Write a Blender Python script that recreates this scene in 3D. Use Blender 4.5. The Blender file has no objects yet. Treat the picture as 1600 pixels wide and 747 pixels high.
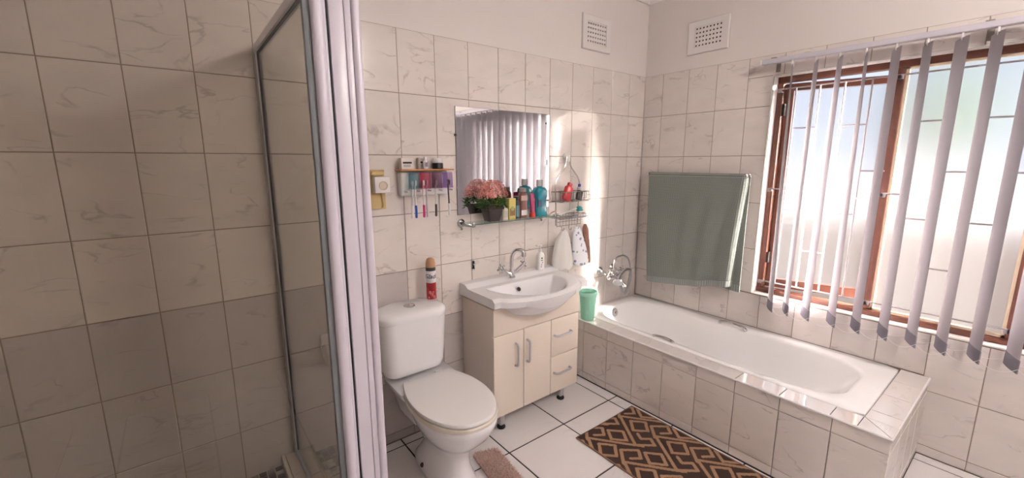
import bpy, bmesh, math, random
from mathutils import Vector, Matrix
random.seed(7)
rad = math.radians
scene = bpy.context.scene
col = scene.collection

# ------------------------------------------------------------------ camera
cam_data = bpy.data.cameras.new('camera')
cam = bpy.data.objects.new('camera', cam_data); col.objects.link(cam)
cam_data.sensor_width = 36; cam_data.lens = 14.9207; cam_data.clip_start = 0.02
R_ = Vector((0.785767, -0.618519, -0.001871)); U_ = Vector((0.11256, 0.140021, 0.98373)); F_ = Vector((0.608194, 0.773193, -0.179644))
CAM = Vector((-2.932286, -2.061142, 1.523098))
m = Matrix.Identity(4)
for i in range(3):
    m[i][0] = R_[i]; m[i][1] = U_[i]; m[i][2] = -F_[i]; m[i][3] = CAM[i]
cam.matrix_world = m
scene.camera = cam

# ------------------------------------------------------------------ light and exposure
vs = scene.view_settings
vs.view_transform = 'Standard'; vs.look = 'None'; vs.gamma = 1.0; vs.use_curve_mapping = False
vs.exposure = 1.45
world = bpy.data.worlds.new('sky'); scene.world = world; world.use_nodes = True
wn = world.node_tree.nodes; wl = world.node_tree.links
bg = wn['Background']; bg.inputs['Color'].default_value = (0.76, 0.84, 1.0, 1); bg.inputs['Strength'].default_value = 0.38
sun_d = bpy.data.lights.new('sun', 'SUN'); sun_d.energy = 80.0; sun_d.color = (1.0, 0.91, 0.80); sun_d.angle = rad(22)
sun = bpy.data.objects.new('sun', sun_d); col.objects.link(sun); sun.location = (3, -4, 4)
SUN_DIR = Vector((-0.72, 1.0, -0.34)).normalized()
sun.rotation_euler = SUN_DIR.to_track_quat('-Z', 'Y').to_euler()
FILL_POWER = 22.0

# ------------------------------------------------------------------ materials
MATS = {}
def mat(name, color, rough=0.5, metal=0.0, spec=0.5, coat=0.0, trans=0.0, alpha=1.0, sub=0.0, bump=None, var=None, emit=None):
    if name in MATS: return MATS[name]
    M = bpy.data.materials.new(name); M.use_nodes = True
    n = M.node_tree.nodes; l = M.node_tree.links; b = n['Principled BSDF']
    b.inputs['Base Color'].default_value = (*color, 1); b.inputs['Roughness'].default_value = rough
    b.inputs['Metallic'].default_value = metal; b.inputs['Specular IOR Level'].default_value = spec
    b.inputs['Coat Weight'].default_value = coat; b.inputs['Transmission Weight'].default_value = trans
    b.inputs['Alpha'].default_value = alpha; b.inputs['Subsurface Weight'].default_value = sub
    if var:   # (scale, amount) colour mottling
        tc = n.new('ShaderNodeTexCoord'); no = n.new('ShaderNodeTexNoise'); no.inputs['Scale'].default_value = var[0]; no.inputs['Detail'].default_value = 4
        l.new(tc.outputs['Object'], no.inputs['Vector'])
        hs = n.new('ShaderNodeHueSaturation'); hs.inputs['Color'].default_value = (*color, 1)
        mr = n.new('ShaderNodeMapRange'); mr.inputs['To Min'].default_value = 1 - var[1]; mr.inputs['To Max'].default_value = 1 + var[1]
        l.new(no.outputs['Fac'], mr.inputs['Value']); l.new(mr.outputs['Result'], hs.inputs['Value']); l.new(hs.outputs['Color'], b.inputs['Base Color'])
    if bump:  # (scale, strength)
        tc = n.new('ShaderNodeTexCoord'); no = n.new('ShaderNodeTexNoise'); no.inputs['Scale'].default_value = bump[0]; no.inputs['Detail'].default_value = 3
        l.new(tc.outputs['Object'], no.inputs['Vector'])
        bp = n.new('ShaderNodeBump'); bp.inputs['Strength'].default_value = bump[1]; bp.inputs['Distance'].default_value = 0.01
        l.new(no.outputs['Fac'], bp.inputs['Height']); l.new(bp.outputs['Normal'], b.inputs['Normal'])
    MATS[name] = M
    return M

def tile_mat(name, base, vein, rough, amount=1.0, scale=1.0, bump=0.03, coat=0.0):
    M = bpy.data.materials.new(name); M.use_nodes = True
    n = M.node_tree.nodes; l = M.node_tree.links; b = n['Principled BSDF']
    tc = n.new('ShaderNodeTexCoord'); oi = n.new('ShaderNodeObjectInfo')
    mul = n.new('ShaderNodeMath'); mul.operation = 'MULTIPLY'; mul.inputs[1].default_value = 37.0; l.new(oi.outputs['Random'], mul.inputs[0])
    comb = n.new('ShaderNodeCombineXYZ'); l.new(mul.outputs[0], comb.inputs[0]); l.new(mul.outputs[0], comb.inputs[2])
    mp = n.new('ShaderNodeMapping'); mp.inputs['Rotation'].default_value = (0, 0, rad(-38)); mp.inputs['Scale'].default_value = (scale, 2.1*scale, scale)
    l.new(tc.outputs['Object'], mp.inputs['Vector'])
    add = n.new('ShaderNodeVectorMath'); add.operation = 'ADD'; l.new(mp.outputs[0], add.inputs[0]); l.new(comb.outputs[0], add.inputs[1])
    n1 = n.new('ShaderNodeTexNoise'); n1.inputs['Scale'].default_value = 3.0; n1.inputs['Detail'].default_value = 5; n1.inputs['Roughness'].default_value = 0.5; n1.inputs['Distortion'].default_value = 0.7
    l.new(add.outputs[0], n1.inputs['Vector'])
    sub = n.new('ShaderNodeMath'); sub.operation = 'SUBTRACT'; sub.inputs[1].default_value = 0.5; l.new(n1.outputs['Fac'], sub.inputs[0])
    ab = n.new('ShaderNodeMath'); ab.operation = 'ABSOLUTE'; l.new(sub.outputs[0], ab.inputs[0])
    mr = n.new('ShaderNodeMapRange'); mr.inputs['From Min'].default_value = 0.0; mr.inputs['From Max'].default_value = 0.018; mr.inputs['To Min'].default_value = 1; mr.inputs['To Max'].default_value = 0
    l.new(ab.outputs[0], mr.inputs['Value'])
    n2 = n.new('ShaderNodeTexNoise'); n2.inputs['Scale'].default_value = 7.0; n2.inputs['Detail'].default_value = 2; l.new(add.outputs[0], n2.inputs['Vector'])
    mr2 = n.new('ShaderNodeMapRange'); mr2.inputs['From Min'].default_value = 0.47; mr2.inputs['From Max'].default_value = 0.66; mr2.inputs['To Max'].default_value = 0.6*amount
    l.new(n2.outputs['Fac'], mr2.inputs['Value'])
    vm = n.new('ShaderNodeMath'); vm.operation = 'MULTIPLY'; l.new(mr.outputs[0], vm.inputs[0]); l.new(mr2.outputs[0], vm.inputs[1])
    # soft clouding
    n3 = n.new('ShaderNodeTexNoise'); n3.inputs['Scale'].default_value = 5.0; n3.inputs['Detail'].default_value = 4; l.new(add.outputs[0], n3.inputs['Vector'])
    mr3 = n.new('ShaderNodeMapRange'); mr3.inputs['From Min'].default_value = 0.42; mr3.inputs['From Max'].default_value = 0.8; mr3.inputs['To Max'].default_value = 0.35*amount
    l.new(n3.outputs['Fac'], mr3.inputs['Value'])
    mx0 = n.new('ShaderNodeMixRGB'); mx0.inputs[1].default_value = (*base, 1); mx0.inputs[2].default_value = tuple(0.5*(a+c) for a, c in zip(base, vein)) + (1,)
    l.new(mr3.outputs[0], mx0.inputs[0])
    mx = n.new('ShaderNodeMixRGB'); mx.inputs[2].default_value = (*vein, 1)
    l.new(vm.outputs[0], mx.inputs[0]); l.new(mx0.outputs[0], mx.inputs[1])
    hs = n.new('ShaderNodeHueSaturation'); mrr = n.new('ShaderNodeMapRange'); mrr.inputs['To Min'].default_value = 0.96; mrr.inputs['To Max'].default_value = 1.03
    l.new(oi.outputs['Random'], mrr.inputs['Value']); l.new(mrr.outputs[0], hs.inputs['Value']); l.new(mx.outputs[0], hs.inputs['Color'])
    l.new(hs.outputs['Color'], b.inputs['Base Color'])
    b.inputs['Roughness'].default_value = rough; b.inputs['Coat Weight'].default_value = coat; b.inputs['Coat Roughness'].default_value = 0.02
    no = n.new('ShaderNodeTexNoise'); no.inputs['Scale'].default_value = 9; no.inputs['Detail'].default_value = 2; l.new(add.outputs[0], no.inputs['Vector'])
    bp = n.new('ShaderNodeBump'); bp.inputs['Strength'].default_value = bump; bp.inputs['Distance'].default_value = 0.02
    l.new(no.outputs['Fac'], bp.inputs['Height']); l.new(bp.outputs['Normal'], b.inputs['Normal'])
    return M

def clear_glass(name, tint, refl=1.0, rough=0.0):
    M = bpy.data.materials.new(name); M.use_nodes = True
    n = M.node_tree.nodes; l = M.node_tree.links; n.remove(n['Principled BSDF']); out = n['Material Output']
    tr = n.new('ShaderNodeBsdfTransparent'); tr.inputs['Color'].default_value = (*tint, 1)
    gl = n.new('ShaderNodeBsdfGlossy'); gl.inputs['Roughness'].default_value = rough
    lw = n.new('ShaderNodeLayerWeight'); lw.inputs['Blend'].default_value = 0.5
    pw = n.new('ShaderNodeMath'); pw.operation = 'POWER'; pw.inputs[1].default_value = 5; l.new(lw.outputs['Facing'], pw.inputs[0])
    ma = n.new('ShaderNodeMath'); ma.operation = 'MULTIPLY_ADD'; ma.inputs[1].default_value = 0.95*refl; ma.inputs[2].default_value = 0.04*refl; l.new(pw.outputs[0], ma.inputs[0])
    mx = n.new('ShaderNodeMixShader'); l.new(ma.outputs[0], mx.inputs[0]); l.new(tr.outputs[0], mx.inputs[1]); l.new(gl.outputs[0], mx.inputs[2]); l.new(mx.outputs[0], out.inputs['Surface'])
    return M

def cloth_mat(name, color, transl, fac, rough=0.9):
    M = bpy.data.materials.new(name); M.use_nodes = True
    n = M.node_tree.nodes; l = M.node_tree.links; n.remove(n['Principled BSDF']); out = n['Material Output']
    d = n.new('ShaderNodeBsdfDiffuse'); d.inputs['Color'].default_value = (*color, 1)
    t = n.new('ShaderNodeBsdfTranslucent'); t.inputs['Color'].default_value = (*transl, 1)
    mx = n.new('ShaderNodeMixShader'); mx.inputs[0].default_value = fac
    l.new(d.outputs[0], mx.inputs[1]); l.new(t.outputs[0], mx.inputs[2]); l.new(mx.outputs[0], out.inputs['Surface'])
    return M

def slat_mat():
    M = bpy.data.materials.new('blind_fabric'); M.use_nodes = True
    n = M.node_tree.nodes; l = M.node_tree.links; n.remove(n['Principled BSDF']); out = n['Material Output']
    d = n.new('ShaderNodeBsdfDiffuse'); d.inputs['Color'].default_value = (0.56, 0.53, 0.57, 1)
    r = n.new('ShaderNodeBsdfRefraction'); r.inputs['IOR'].default_value = 1.4; r.inputs['Roughness'].default_value = 0.55; r.inputs['Color'].default_value = (0.97, 0.95, 0.97, 1)
    t = n.new('ShaderNodeBsdfTranslucent'); t.inputs['Color'].default_value = (0.8, 0.78, 0.82, 1)
    m0 = n.new('ShaderNodeMixShader'); m0.inputs[0].default_value = 0.06; l.new(d.outputs[0], m0.inputs[1]); l.new(t.outputs[0], m0.inputs[2])
    m1 = n.new('ShaderNodeMixShader'); m1.inputs[0].default_value = 0.34; l.new(m0.outputs[0], m1.inputs[1]); l.new(r.outputs[0], m1.inputs[2])
    l.new(m1.outputs[0], out.inputs['Surface'])
    return M

def frosted_mat():
    M = bpy.data.materials.new('frosted_glass'); M.use_nodes = True
    n = M.node_tree.nodes; l = M.node_tree.links; n.remove(n['Principled BSDF']); out = n['Material Output']
    t = n.new('ShaderNodeBsdfTranslucent'); t.inputs['Color'].default_value = (0.80, 0.80, 0.82, 1)
    r = n.new('ShaderNodeBsdfRefraction'); r.inputs['IOR'].default_value = 1.45; r.inputs['Roughness'].default_value = 0.42; r.inputs['Color'].default_value = (0.95, 0.95, 0.96, 1)
    g = n.new('ShaderNodeBsdfGlossy'); g.inputs['Roughness'].default_value = 0.25
    tp = n.new('ShaderNodeBsdfTransparent'); tp.inputs['Color'].default_value = (1, 1, 1, 1)
    m0 = n.new('ShaderNodeMixShader'); m0.inputs[0].default_value = 0.99; l.new(t.outputs[0], m0.inputs[1]); l.new(r.outputs[0], m0.inputs[2])
    m1 = n.new('ShaderNodeMixShader'); m1.inputs[0].default_value = 0.05; l.new(m0.outputs[0], m1.inputs[1]); l.new(g.outputs[0], m1.inputs[2])
    m2 = n.new('ShaderNodeMixShader'); m2.inputs[0].default_value = 0.12; l.new(m1.outputs[0], m2.inputs[1]); l.new(tp.outputs[0], m2.inputs[2])
    l.new(m2.outputs[0], out.inputs['Surface'])
    return M

TILE = tile_mat('marble_wall_tile', (0.80, 0.735, 0.70), (0.36, 0.31, 0.31), 0.09, 0.9)
TILE_R = tile_mat('rim_tile_glaze', (0.80, 0.745, 0.725), (0.42, 0.37, 0.38), 0.04, 0.6, 1.0, 0.008, 1.0)
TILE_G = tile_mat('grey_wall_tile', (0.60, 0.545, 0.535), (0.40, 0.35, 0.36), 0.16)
TILE_F = tile_mat('floor_tile_glaze', (0.85, 0.81, 0.82), (0.60, 0.56, 0.58), 0.10, 0.6, 0.6)
GROUT = mat('pale_grout', (0.33, 0.26, 0.20), 0.9)
GROUT_D = mat('black_grout', (0.035, 0.03, 0.03), 0.9)
PAINT = mat('warm_white_paint', (0.80, 0.745, 0.72), 0.75, bump=(60, 0.06))
WHITE = mat('white_paint', (0.88, 0.86, 0.84), 0.6)
CERAMIC = mat('white_ceramic', (0.92, 0.91, 0.94), 0.10, coat=0.3)
ACRYL = mat('tub_acrylic', (0.95, 0.94, 0.95), 0.12, coat=0.3)
CHROME = mat('chrome', (0.72, 0.72, 0.74), 0.12, metal=1.0)
STEEL = mat('steel_wire', (0.55, 0.54, 0.53), 0.25, metal=1.0)
ALU = mat('lilac_white_aluminium', (0.70, 0.66, 0.75), 0.30, spec=0.5)
ALU_G = mat('grey_aluminium', (0.42, 0.43, 0.45), 0.35, metal=0.6)
BLACK = mat('black_rubber_and_hole_shade', (0.01, 0.01, 0.012), 0.6)
SEAL = mat('grey_seal', (0.20, 0.22, 0.24), 0.4)
WOOD = mat('mahogany_frame', (0.13, 0.042, 0.026), 0.4, var=(18, 0.35))
CREAM = mat('cream_laminate', (0.84, 0.75, 0.66), 0.3)
CREAM_SHADE = mat('cream_laminate_shaded', (0.82, 0.73, 0.64), 0.4)  # same cream laminate toned down: shade on the sides put into the colour
GLASS = clear_glass('shower_glass', (0.85, 0.84, 0.81))
GLASS_S = clear_glass('shelf_glass', (0.86, 0.93, 0.90))
FROST = frosted_mat()
SLAT = slat_mat()
MIRROR = mat('mirror_silver', (0.86, 0.87, 0.88), 0.01, metal=1.0)

# ------------------------------------------------------------------ mesh helpers
class MB:
    def __init__(s): s.v = []; s.f = []; s.mi = []; s.cur = 0
    def add(s, vs, fs):
        o = len(s.v); s.v += [tuple(v) for v in vs]
        for f in fs: s.f.append(tuple(o+i for i in f)); s.mi.append(s.cur)
    def box(s, a, b):
        x0, y0, z0 = (min(p, q) for p, q in zip(a, b)); x1, y1, z1 = (max(p, q) for p, q in zip(a, b))
        s.add([(x0,y0,z0),(x1,y0,z0),(x1,y1,z0),(x0,y1,z0),(x0,y0,z1),(x1,y0,z1),(x1,y1,z1),(x0,y1,z1)],
              [(0,3,2,1),(4,5,6,7),(0,1,5,4),(1,2,6,5),(2,3,7,6),(3,0,4,7)])
        return s
    def rbox(s, a, b, r=0.004, seg=2):
        bm = bmesh.new(); c = [(p+q)/2 for p, q in zip(a, b)]; d = [abs(p-q) for p, q in zip(a, b)]
        bmesh.ops.create_cube(bm, size=1)
        for v in bm.verts: v.co = Vector((v.co.x*d[0]+c[0], v.co.y*d[1]+c[1], v.co.z*d[2]+c[2]))
        bmesh.ops.bevel(bm, geom=bm.edges[:], offset=min(r, min(d)*0.45), segments=seg, profile=0.5, affect='EDGES')
        bm.verts.index_update()
        s.add([v.co[:] for v in bm.verts], [[v.index for v in f.verts] for f in bm.faces]); bm.free()
        return s
    def loft(s, rings, cap0=True, cap1=True, closed=True):
        n = len(rings[0]); vs = [p for r in rings for p in r]; fs = []
        for i in range(len(rings)-1):
            for j in range(n if closed else n-1):
                k = (j+1) % n
                fs.append((i*n+j, i*n+k, (i+1)*n+k, (i+1)*n+j))
        if cap0: fs.append(tuple(range(n-1, -1, -1)))
        if cap1: fs.append(tuple((len(rings)-1)*n+j for j in range(n)))
        s.add(vs, fs); return s
    def tube(s, pts, r, seg=8, cap=True, closed=False):
        pts = [Vector(p) for p in pts]; n = len(pts)
        rr = r if isinstance(r, (list, tuple)) else [r]*n
        tang = []
        for i in range(n):
            if closed: t = pts[(i+1) % n]-pts[i-1]
            else: t = pts[min(i+1, n-1)]-pts[max(i-1, 0)]
            tang.append(t.normalized() if t.length > 1e-9 else Vector((0,0,1)))
        up = Vector((0,0,1)) if abs(tang[0].z) < 0.9 else Vector((1,0,0))
        u = tang[0].cross(up).normalized(); rings = []
        for i in range(n):
            u = (u - tang[i]*u.dot(tang[i]))
            u = u.normalized() if u.length > 1e-6 else tang[i].orthogonal().normalized()
            w = tang[i].cross(u)
            rings.append([tuple(pts[i]+(u*math.cos(2*math.pi*k/seg)+w*math.sin(2*math.pi*k/seg))*rr[i]) for k in range(seg)])
        if closed: rings.append(rings[0]); cap = False
        s.loft(rings, cap, cap); return s
    def lathe(s, prof, origin=(0,0,0), seg=20, axis=(0,0,1)):
        a = Vector(axis).normalized(); q = Vector((0,0,1)).rotation_difference(a); o = Vector(origin)
        rings = [[tuple(o + q @ Vector((r*math.cos(2*math.pi*k/seg), r*math.sin(2*math.pi*k/seg), z))) for k in range(seg)] for r, z in prof]
        s.loft(rings); return s
    def sphere(s, c, r, seg=14, ring=8, sc=(1,1,1)):
        prof = []
        rings = []
        for i in range(1, ring):
            t = math.pi*i/ring
            rings.append([(c[0]+sc[0]*r*math.sin(t)*math.cos(2*math.pi*k/seg), c[1]+sc[1]*r*math.sin(t)*math.sin(2*math.pi*k/seg), c[2]-sc[2]*r*math.cos(t)) for k in range(seg)])
        s.loft(rings); return s

BASE = {}
def finish(o, label=None, cat=None, group=None, kind=None):
    if label: o['label'] = label
    if cat: o['category'] = cat
    if group: o['group'] = group
    if kind: o['kind'] = kind
    return o
def build(name, mb, mats, parent=None, base=None, smooth=True, angle=35, **tags):
    """one mesh object; mb is in world coordinates (unless base handles it)"""
    if parent is not None: b = BASE[parent.name]
    else: b = Vector(base) if base is not None else Vector((0,0,0))
    me = bpy.data.meshes.new(name)
    me.from_pydata([(v[0]-b[0], v[1]-b[1], v[2]-b[2]) for v in mb.v], [], mb.f)
    ml = mats if isinstance(mats, (list, tuple)) else [mats]
    for q in ml: me.materials.append(q)
    if len(ml) > 1:
        for p, i in zip(me.polygons, mb.mi): p.material_index = i
    bm = bmesh.new(); bm.from_mesh(me); bmesh.ops.recalc_face_normals(bm, faces=bm.faces[:]); bm.to_mesh(me); bm.free()
    if smooth:
        for p in me.polygons: p.use_smooth = True
        me.set_sharp_from_angle(angle=rad(angle))
    me.update()
    o = bpy.data.objects.new(name, me); col.objects.link(o)
    if parent is not None: o.parent = parent
    else: o.location = b
    BASE[o.name] = b
    return finish(o, **tags)
def thing(name, base, label, cat, group=None, kind=None):
    o = bpy.data.objects.new(name, None); col.objects.link(o); o.location = base; o.empty_display_size = 0.05
    BASE[o.name] = Vector(base)
    return finish(o, label, cat, group, kind)

def rrect(x0, x1, y0, y1, r, z, seg=6):
    pts = []
    for cx, cy, a in ((x1-r, y1-r, 0), (x0+r, y1-r, 90), (x0+r, y0+r, 180), (x1-r, y0+r, 270)):
        for k in range(seg+1):
            t = rad(a+90*k/seg); pts.append((cx+r*math.cos(t), cy+r*math.sin(t), z))
    return pts
def lerp(a, b, t): return a+(b-a)*t
def smooth01(t): t = max(0, min(1, t)); return t*t*(3-2*t)
def catmull(P, n=8, closed=False):
    P = [Vector(p) for p in P]; out = []; N = len(P)
    rng = range(N) if closed else range(N-1)
    for i in rng:
        g = (lambda k: P[k % N]) if closed else (lambda k: P[max(0, min(N-1, k))])
        p0, p1, p2, p3 = g(i-1), g(i), g(i+1), g(i+2)
        for k in range(n):
            t = k/n; out.append(0.5*((2*p1)+(p2-p0)*t+(2*p0-5*p1+4*p2-p3)*t*t+(3*p1-p0-3*p2+p3)*t**3))
    if not closed: out.append(P[-1])
    return out

# ------------------------------------------------------------------ tiles
TM = {}
def tile_mesh(w, h, m, th=0.008, bev=0.0018):
    key = (round(w, 3), round(h, 3), m.name, th)
    if key in TM: return TM[key]
    x, y = w/2, h/2; xi, yi = x-bev, y-bev
    v = [(-x,-y,-th),(x,-y,-th),(x,y,-th),(-x,y,-th),(-x,-y,-bev*.7),(x,-y,-bev*.7),(x,y,-bev*.7),(-x,y,-bev*.7),(-xi,-yi,0),(xi,-yi,0),(xi,yi,0),(-xi,yi,0)]
    f = [(0,1,5,4),(1,2,6,5),(2,3,7,6),(3,0,4,7),(4,5,9,8),(5,6,10,9),(6,7,11,10),(7,4,8,11),(8,9,10,11)]
    me = bpy.data.meshes.new('tile'); me.from_pydata(v, [], f); me.materials.append(m); me.update()
    TM[key] = me; return me
ROT = {'back': (rad(90), 0, 0), 'right': (rad(90), 0, rad(-90)), 'up': (0, 0, 0)}
def put_tile(parent, side, a0, a1, b0, b1, c, m, gap=0.0034, name='tile'):
    """a: X (back/up) or Y (right); b: Z (back/right) or Y (up); c: plane coordinate"""
    w, h = abs(a1-a0)-gap, abs(b1-b0)-gap
    if w < 0.006 or h < 0.006: return
    o = bpy.data.objects.new(name, tile_mesh(w, h, m)); col.objects.link(o)
    ac, bc = (a0+a1)/2, (b0+b1)/2
    j = random.uniform(-.0005, .0004)
    o.location = {'back': (ac, c+j, bc), 'right': (c+j, ac, bc), 'up': (ac, bc, c+j)}[side]
    o.rotation_euler = ROT[side]; o.rotation_euler.x += random.uniform(-.0022, .0022); o.rotation_euler.z += random.uniform(-.0022, .0022) if side != 'up' else 0
    o.parent = parent
def minus(r, h):
    """rectangle r minus hole h -> rectangles"""
    a0, a1, b0, b1 = r; x0, x1, y0, y1 = h
    if a1 <= x0+1e-4 or a0 >= x1-1e-4 or b1 <= y0+1e-4 or b0 >= y1-1e-4: return [r]
    out = []
    if b1 > y1: out.append((a0, a1, y1, b1))
    if b0 < y0: out.append((a0, a1, b0, y0))
    bb0, bb1 = max(b0, y0), min(b1, y1)
    if a0 < x0: out.append((a0, x0, bb0, bb1))
    if a1 > x1: out.append((x1, a1, bb0, bb1))
    return out

TOPZ = 2.158; PZ = 0.301; PW = 0.2032
XL = -3.56; YF = -2.95; CEIL = 2.76
def structure(name, mb, m, parent=None): 
    o = build(name, mb, m, parent=parent, smooth=False)
    if parent is None: o['kind'] = 'structure'
    return o
# back wall
w = MB(); w.box((XL-.15, .002, TOPZ), (.16, .15, CEIL)); w.box((XL-.15, .012, -.1), (.16, .15, TOPZ))
wall_back = structure('wall_back', w, PAINT)
structure('grout', MB().box((XL, .0025, -.02), (.0, .011, TOPZ)), GROUT, wall_back)
xs = [0.0]+[-(k*PW-.0133) for k in range(1, 19)]
zs = [TOPZ-PZ*i for i in range(8)]+[0.0]
for i in range(len(xs)-1):
    for j in range(8):
        x1, x0 = xs[i], max(xs[i+1], XL); z1, z0 = zs[j], zs[j+1]
        if x0 > -.72 and z1 < .40: continue
        if x1 < -2.69: z0 = max(z0, .125)
        if z1-z0 < .012: continue
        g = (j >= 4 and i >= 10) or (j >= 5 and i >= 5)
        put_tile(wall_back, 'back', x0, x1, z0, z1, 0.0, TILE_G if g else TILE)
# window wall
OY0, OY1, OZ0, OZ1 = -2.62, -.911, .662, 2.032
w = MB(); WT = .17
for (a, b) in (((.002, .15, TOPZ), (WT, YF-.1, CEIL)), ((.012, .15, -.1), (WT, YF-.1, OZ0)), ((.012, .15, OZ0), (WT, OY1, OZ1)), ((.012, OY0, OZ0), (WT, YF-.1, OZ1)), ((.012, .15, OZ1), (WT, YF-.1, TOPZ))): w.box(a, b)
wall_right = structure('wall_right', w, WHITE)
structure('upper_plaster', MB().box((.0015, .0, TOPZ+.001), (.003, YF, CEIL)), PAINT, wall_right)
g = MB()
for r in minus((YF, 0.0, -.02, TOPZ), (OY0, OY1, OZ0, OZ1)): g.box((.0025, r[0], r[2]), (.0118, r[1], r[3]))
structure('grout', g, GROUT, wall_right)
sk = MB()
for r in minus((YF-.1, .15, -.3, 2.3), (OY0, OY1, OZ0, OZ1)): sk.box((WT, r[0], r[2]), (WT+.012, r[1], r[3]))
structure('bounce_cut_skin', sk, mat('bounce_cut_dark', (.075, .072, .075), .9), wall_right)  # unseen dark skin, added to cut sunlight bouncing off the outer wall
# plaster lip around the opening (reveal front edge)
lip = MB()
for a, b in (((-.001, OY1, OZ0), (.012, OY1+.004, OZ1+.004)), ((-.001, OY0, OZ1), (.012, OY1, OZ1+.004)), ((-.001, OY0, OZ0-.004), (.012, OY1, OZ0))): lip.box(a, b)
structure('reveal_edge', lip, WHITE, wall_right)
ys = [0.0]+[-(j*PW-.0495) for j in range(1, 16)]
for i in range(len(ys)-1):
    for j in range(8):
        y1, y0 = ys[i], max(ys[i+1], YF); z1, z0 = zs[j], zs[j+1]
        if y1 <= YF: continue
        if y0 > -1.80 and z1 < .40: continue
        if y0 > -1.80 and z0 < .435: z0 = .43
        for r in minus((y0, y1, z0, z1), (OY0-.004, OY1+.004, OZ0-.004, OZ1+.004)):
            put_tile(wall_right, 'right', *r, 0.0, TILE)
# other walls, ceiling, cornice
structure('wall_left', MB().box((XL-.15, .15, -.1), (XL, YF-.15, CEIL)), mat('plain_left_wall', (0.70, 0.63, 0.58), 0.4))
structure('wall_front', MB().box((XL-.15, YF-.15, -.1), (WT, YF, CEIL)), PAINT)
structure('ceiling', MB().box((XL-.15, YF-.15, CEIL), (WT, .15, CEIL+.1)), WHITE)
def cornice(name, pts, nrm):
    prof = [(0, 0), (0, -.09), (.012, -.09), (.02, -.075), (.045, -.03), (.075, -.018), (.09, -.012), (.09, 0)]
    mb = MB(); rings = []
    for P in pts: rings.append([(P[0]+nrm[0]*d, P[1]+nrm[1]*d, CEIL+h) for d, h in prof])
    mb.loft(rings); return structure(name, mb, WHITE)
cornice('trim_1', [(XL, .002), (.0, .002)], (0, -1)); cornice('trim_2', [(.002, 0), (.002, YF)], (-1, 0))
# floor
floor = structure('floor', MB().box((XL-.15, YF-.15, -.12), (WT, .15, -.003)), GROUT_D)
fx = [-.072+.4065*k for k in range(-9, 2)]; fy = [-.0595+.4065*k for k in range(-8, 2)]
for i in range(len(fx)-1):
    for j in range(len(fy)-1):
        x0, x1, y0, y1 = max(fx[i], XL), min(fx[i+1], 0), max(fy[j], YF), min(fy[j+1], 0)
        if x1-x0 < .01 or y1-y0 < .01: continue
        for r in minus((x0, x1, y0, y1), (-.80, .01, -1.80, .01)):
            for q in minus(r, (XL-.1, -2.55, -.93, .01)):
                put_tile(floor, 'up', *q, 0.0, TILE_F, gap=.0085, name='floor_tile')
# raised shower floor, mosaic and kerb
SF = .125
shower_floor = structure('floor_shower', MB().box((XL, -.95, 0), (-2.62, .01, SF-.003)), mat('mosaic_grout', (0.42, 0.38, 0.34), .9))
mcols = [mat('mosaic_'+n_, c_, .3) for n_, c_ in (('charcoal', (.06, .055, .06)), ('grey', (.22, .20, .20)), ('stone', (.36, .32, .28)), ('ivory', (.60, .55, .48)))]
P_ = .032
for i in range(9):
    for j in range(14):
        x1 = -2.688-i*P_; y1 = -.002-j*P_
        put_tile(shower_floor, 'up', x1-P_, x1, y1-P_, y1, SF, random.choice(mcols), gap=.004, name='mosaic_tile')
KZ = .172
kerb = structure('kerb_1', MB().box((-2.684, -.93, 0), (-2.552, .0, KZ-.008)).box((XL, -.93, 0), (-2.684, -.80, KZ-.008)), GROUT)
KT = tile_mat('kerb_tile', (0.60, 0.52, 0.44), (0.4, 0.33, 0.3), 0.3)
for y0, y1 in ((-.225, -.006), (-.43, -.225), (-.63, -.43), (-.93, -.63)):
    put_tile(kerb, 'up', -2.672, -2.564, y0, y1, KZ, KT, name='kerb_tile')
for i in range(4):
    put_tile(kerb, 'up', -2.684-.21*(i+1), -2.684-.21*i, -.918, -.81, KZ, KT, name='kerb_tile')
tr = MB(); tr.rbox((-2.688, -.93, SF), (-2.673, -.002, KZ+.002), .005); tr.rbox((-2.563, -.93, .0), (-2.548, -.002, KZ+.002), .005)
build('edge_trim', tr, mat('kerb_trim', (.62, .56, .48), .35), kerb)
# tub surround
TF = -.797; TE = -1.802; RZ = .428
sur = structure('wall_tub_surround', MB().box((TF+.009, TE+.009, -.003), (-.70, -.0, RZ-.012)).box((-.70, TE+.009, -.003), (-.0, -1.70, RZ-.012)), mat('surround_grout', (.33, .27, .24), .9))
fyl = [-.158+.204]+[-.158-.2065*k for k in range(0, 9)]
fyl[0] = 0.0
for i in range(len(fyl)-1):
    a1, a0 = fyl[i], max(fyl[i+1], TE)
    for b0, b1 in ((0.0, .049), (.049, .352), (.352, RZ-.006)):
        put_tile(sur, 'right', a0, a1, b0, b1, TF, TILE)
for a0, a1 in ((-.797, -.60), (-.60, -.40), (-.40, -.20), (-.20, -.004)):
    for b0, b1 in ((0.0, .049), (.049, .352), (.352, RZ-.006)):
        put_tile(sur, 'back', a0, a1, b0, b1, TE, TILE)
yy = [-.004, -.172, -.375, -.578, -.782, -.985, -1.188, -1.391, -1.592, -1.69]
for i in range(len(yy)-1): put_tile(sur, 'up', TF-.004, -.692, yy[i+1], yy[i], RZ+.001, TILE_R, name='rim_tile')
for a0, a1 in ((-.692, -.60), (-.60, -.39), (-.39, -.19), (-.19, -.003)): put_tile(sur, 'up', a0, a1, TE-.003, -1.69, RZ+.001, TILE_R, name='rim_tile')
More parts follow.
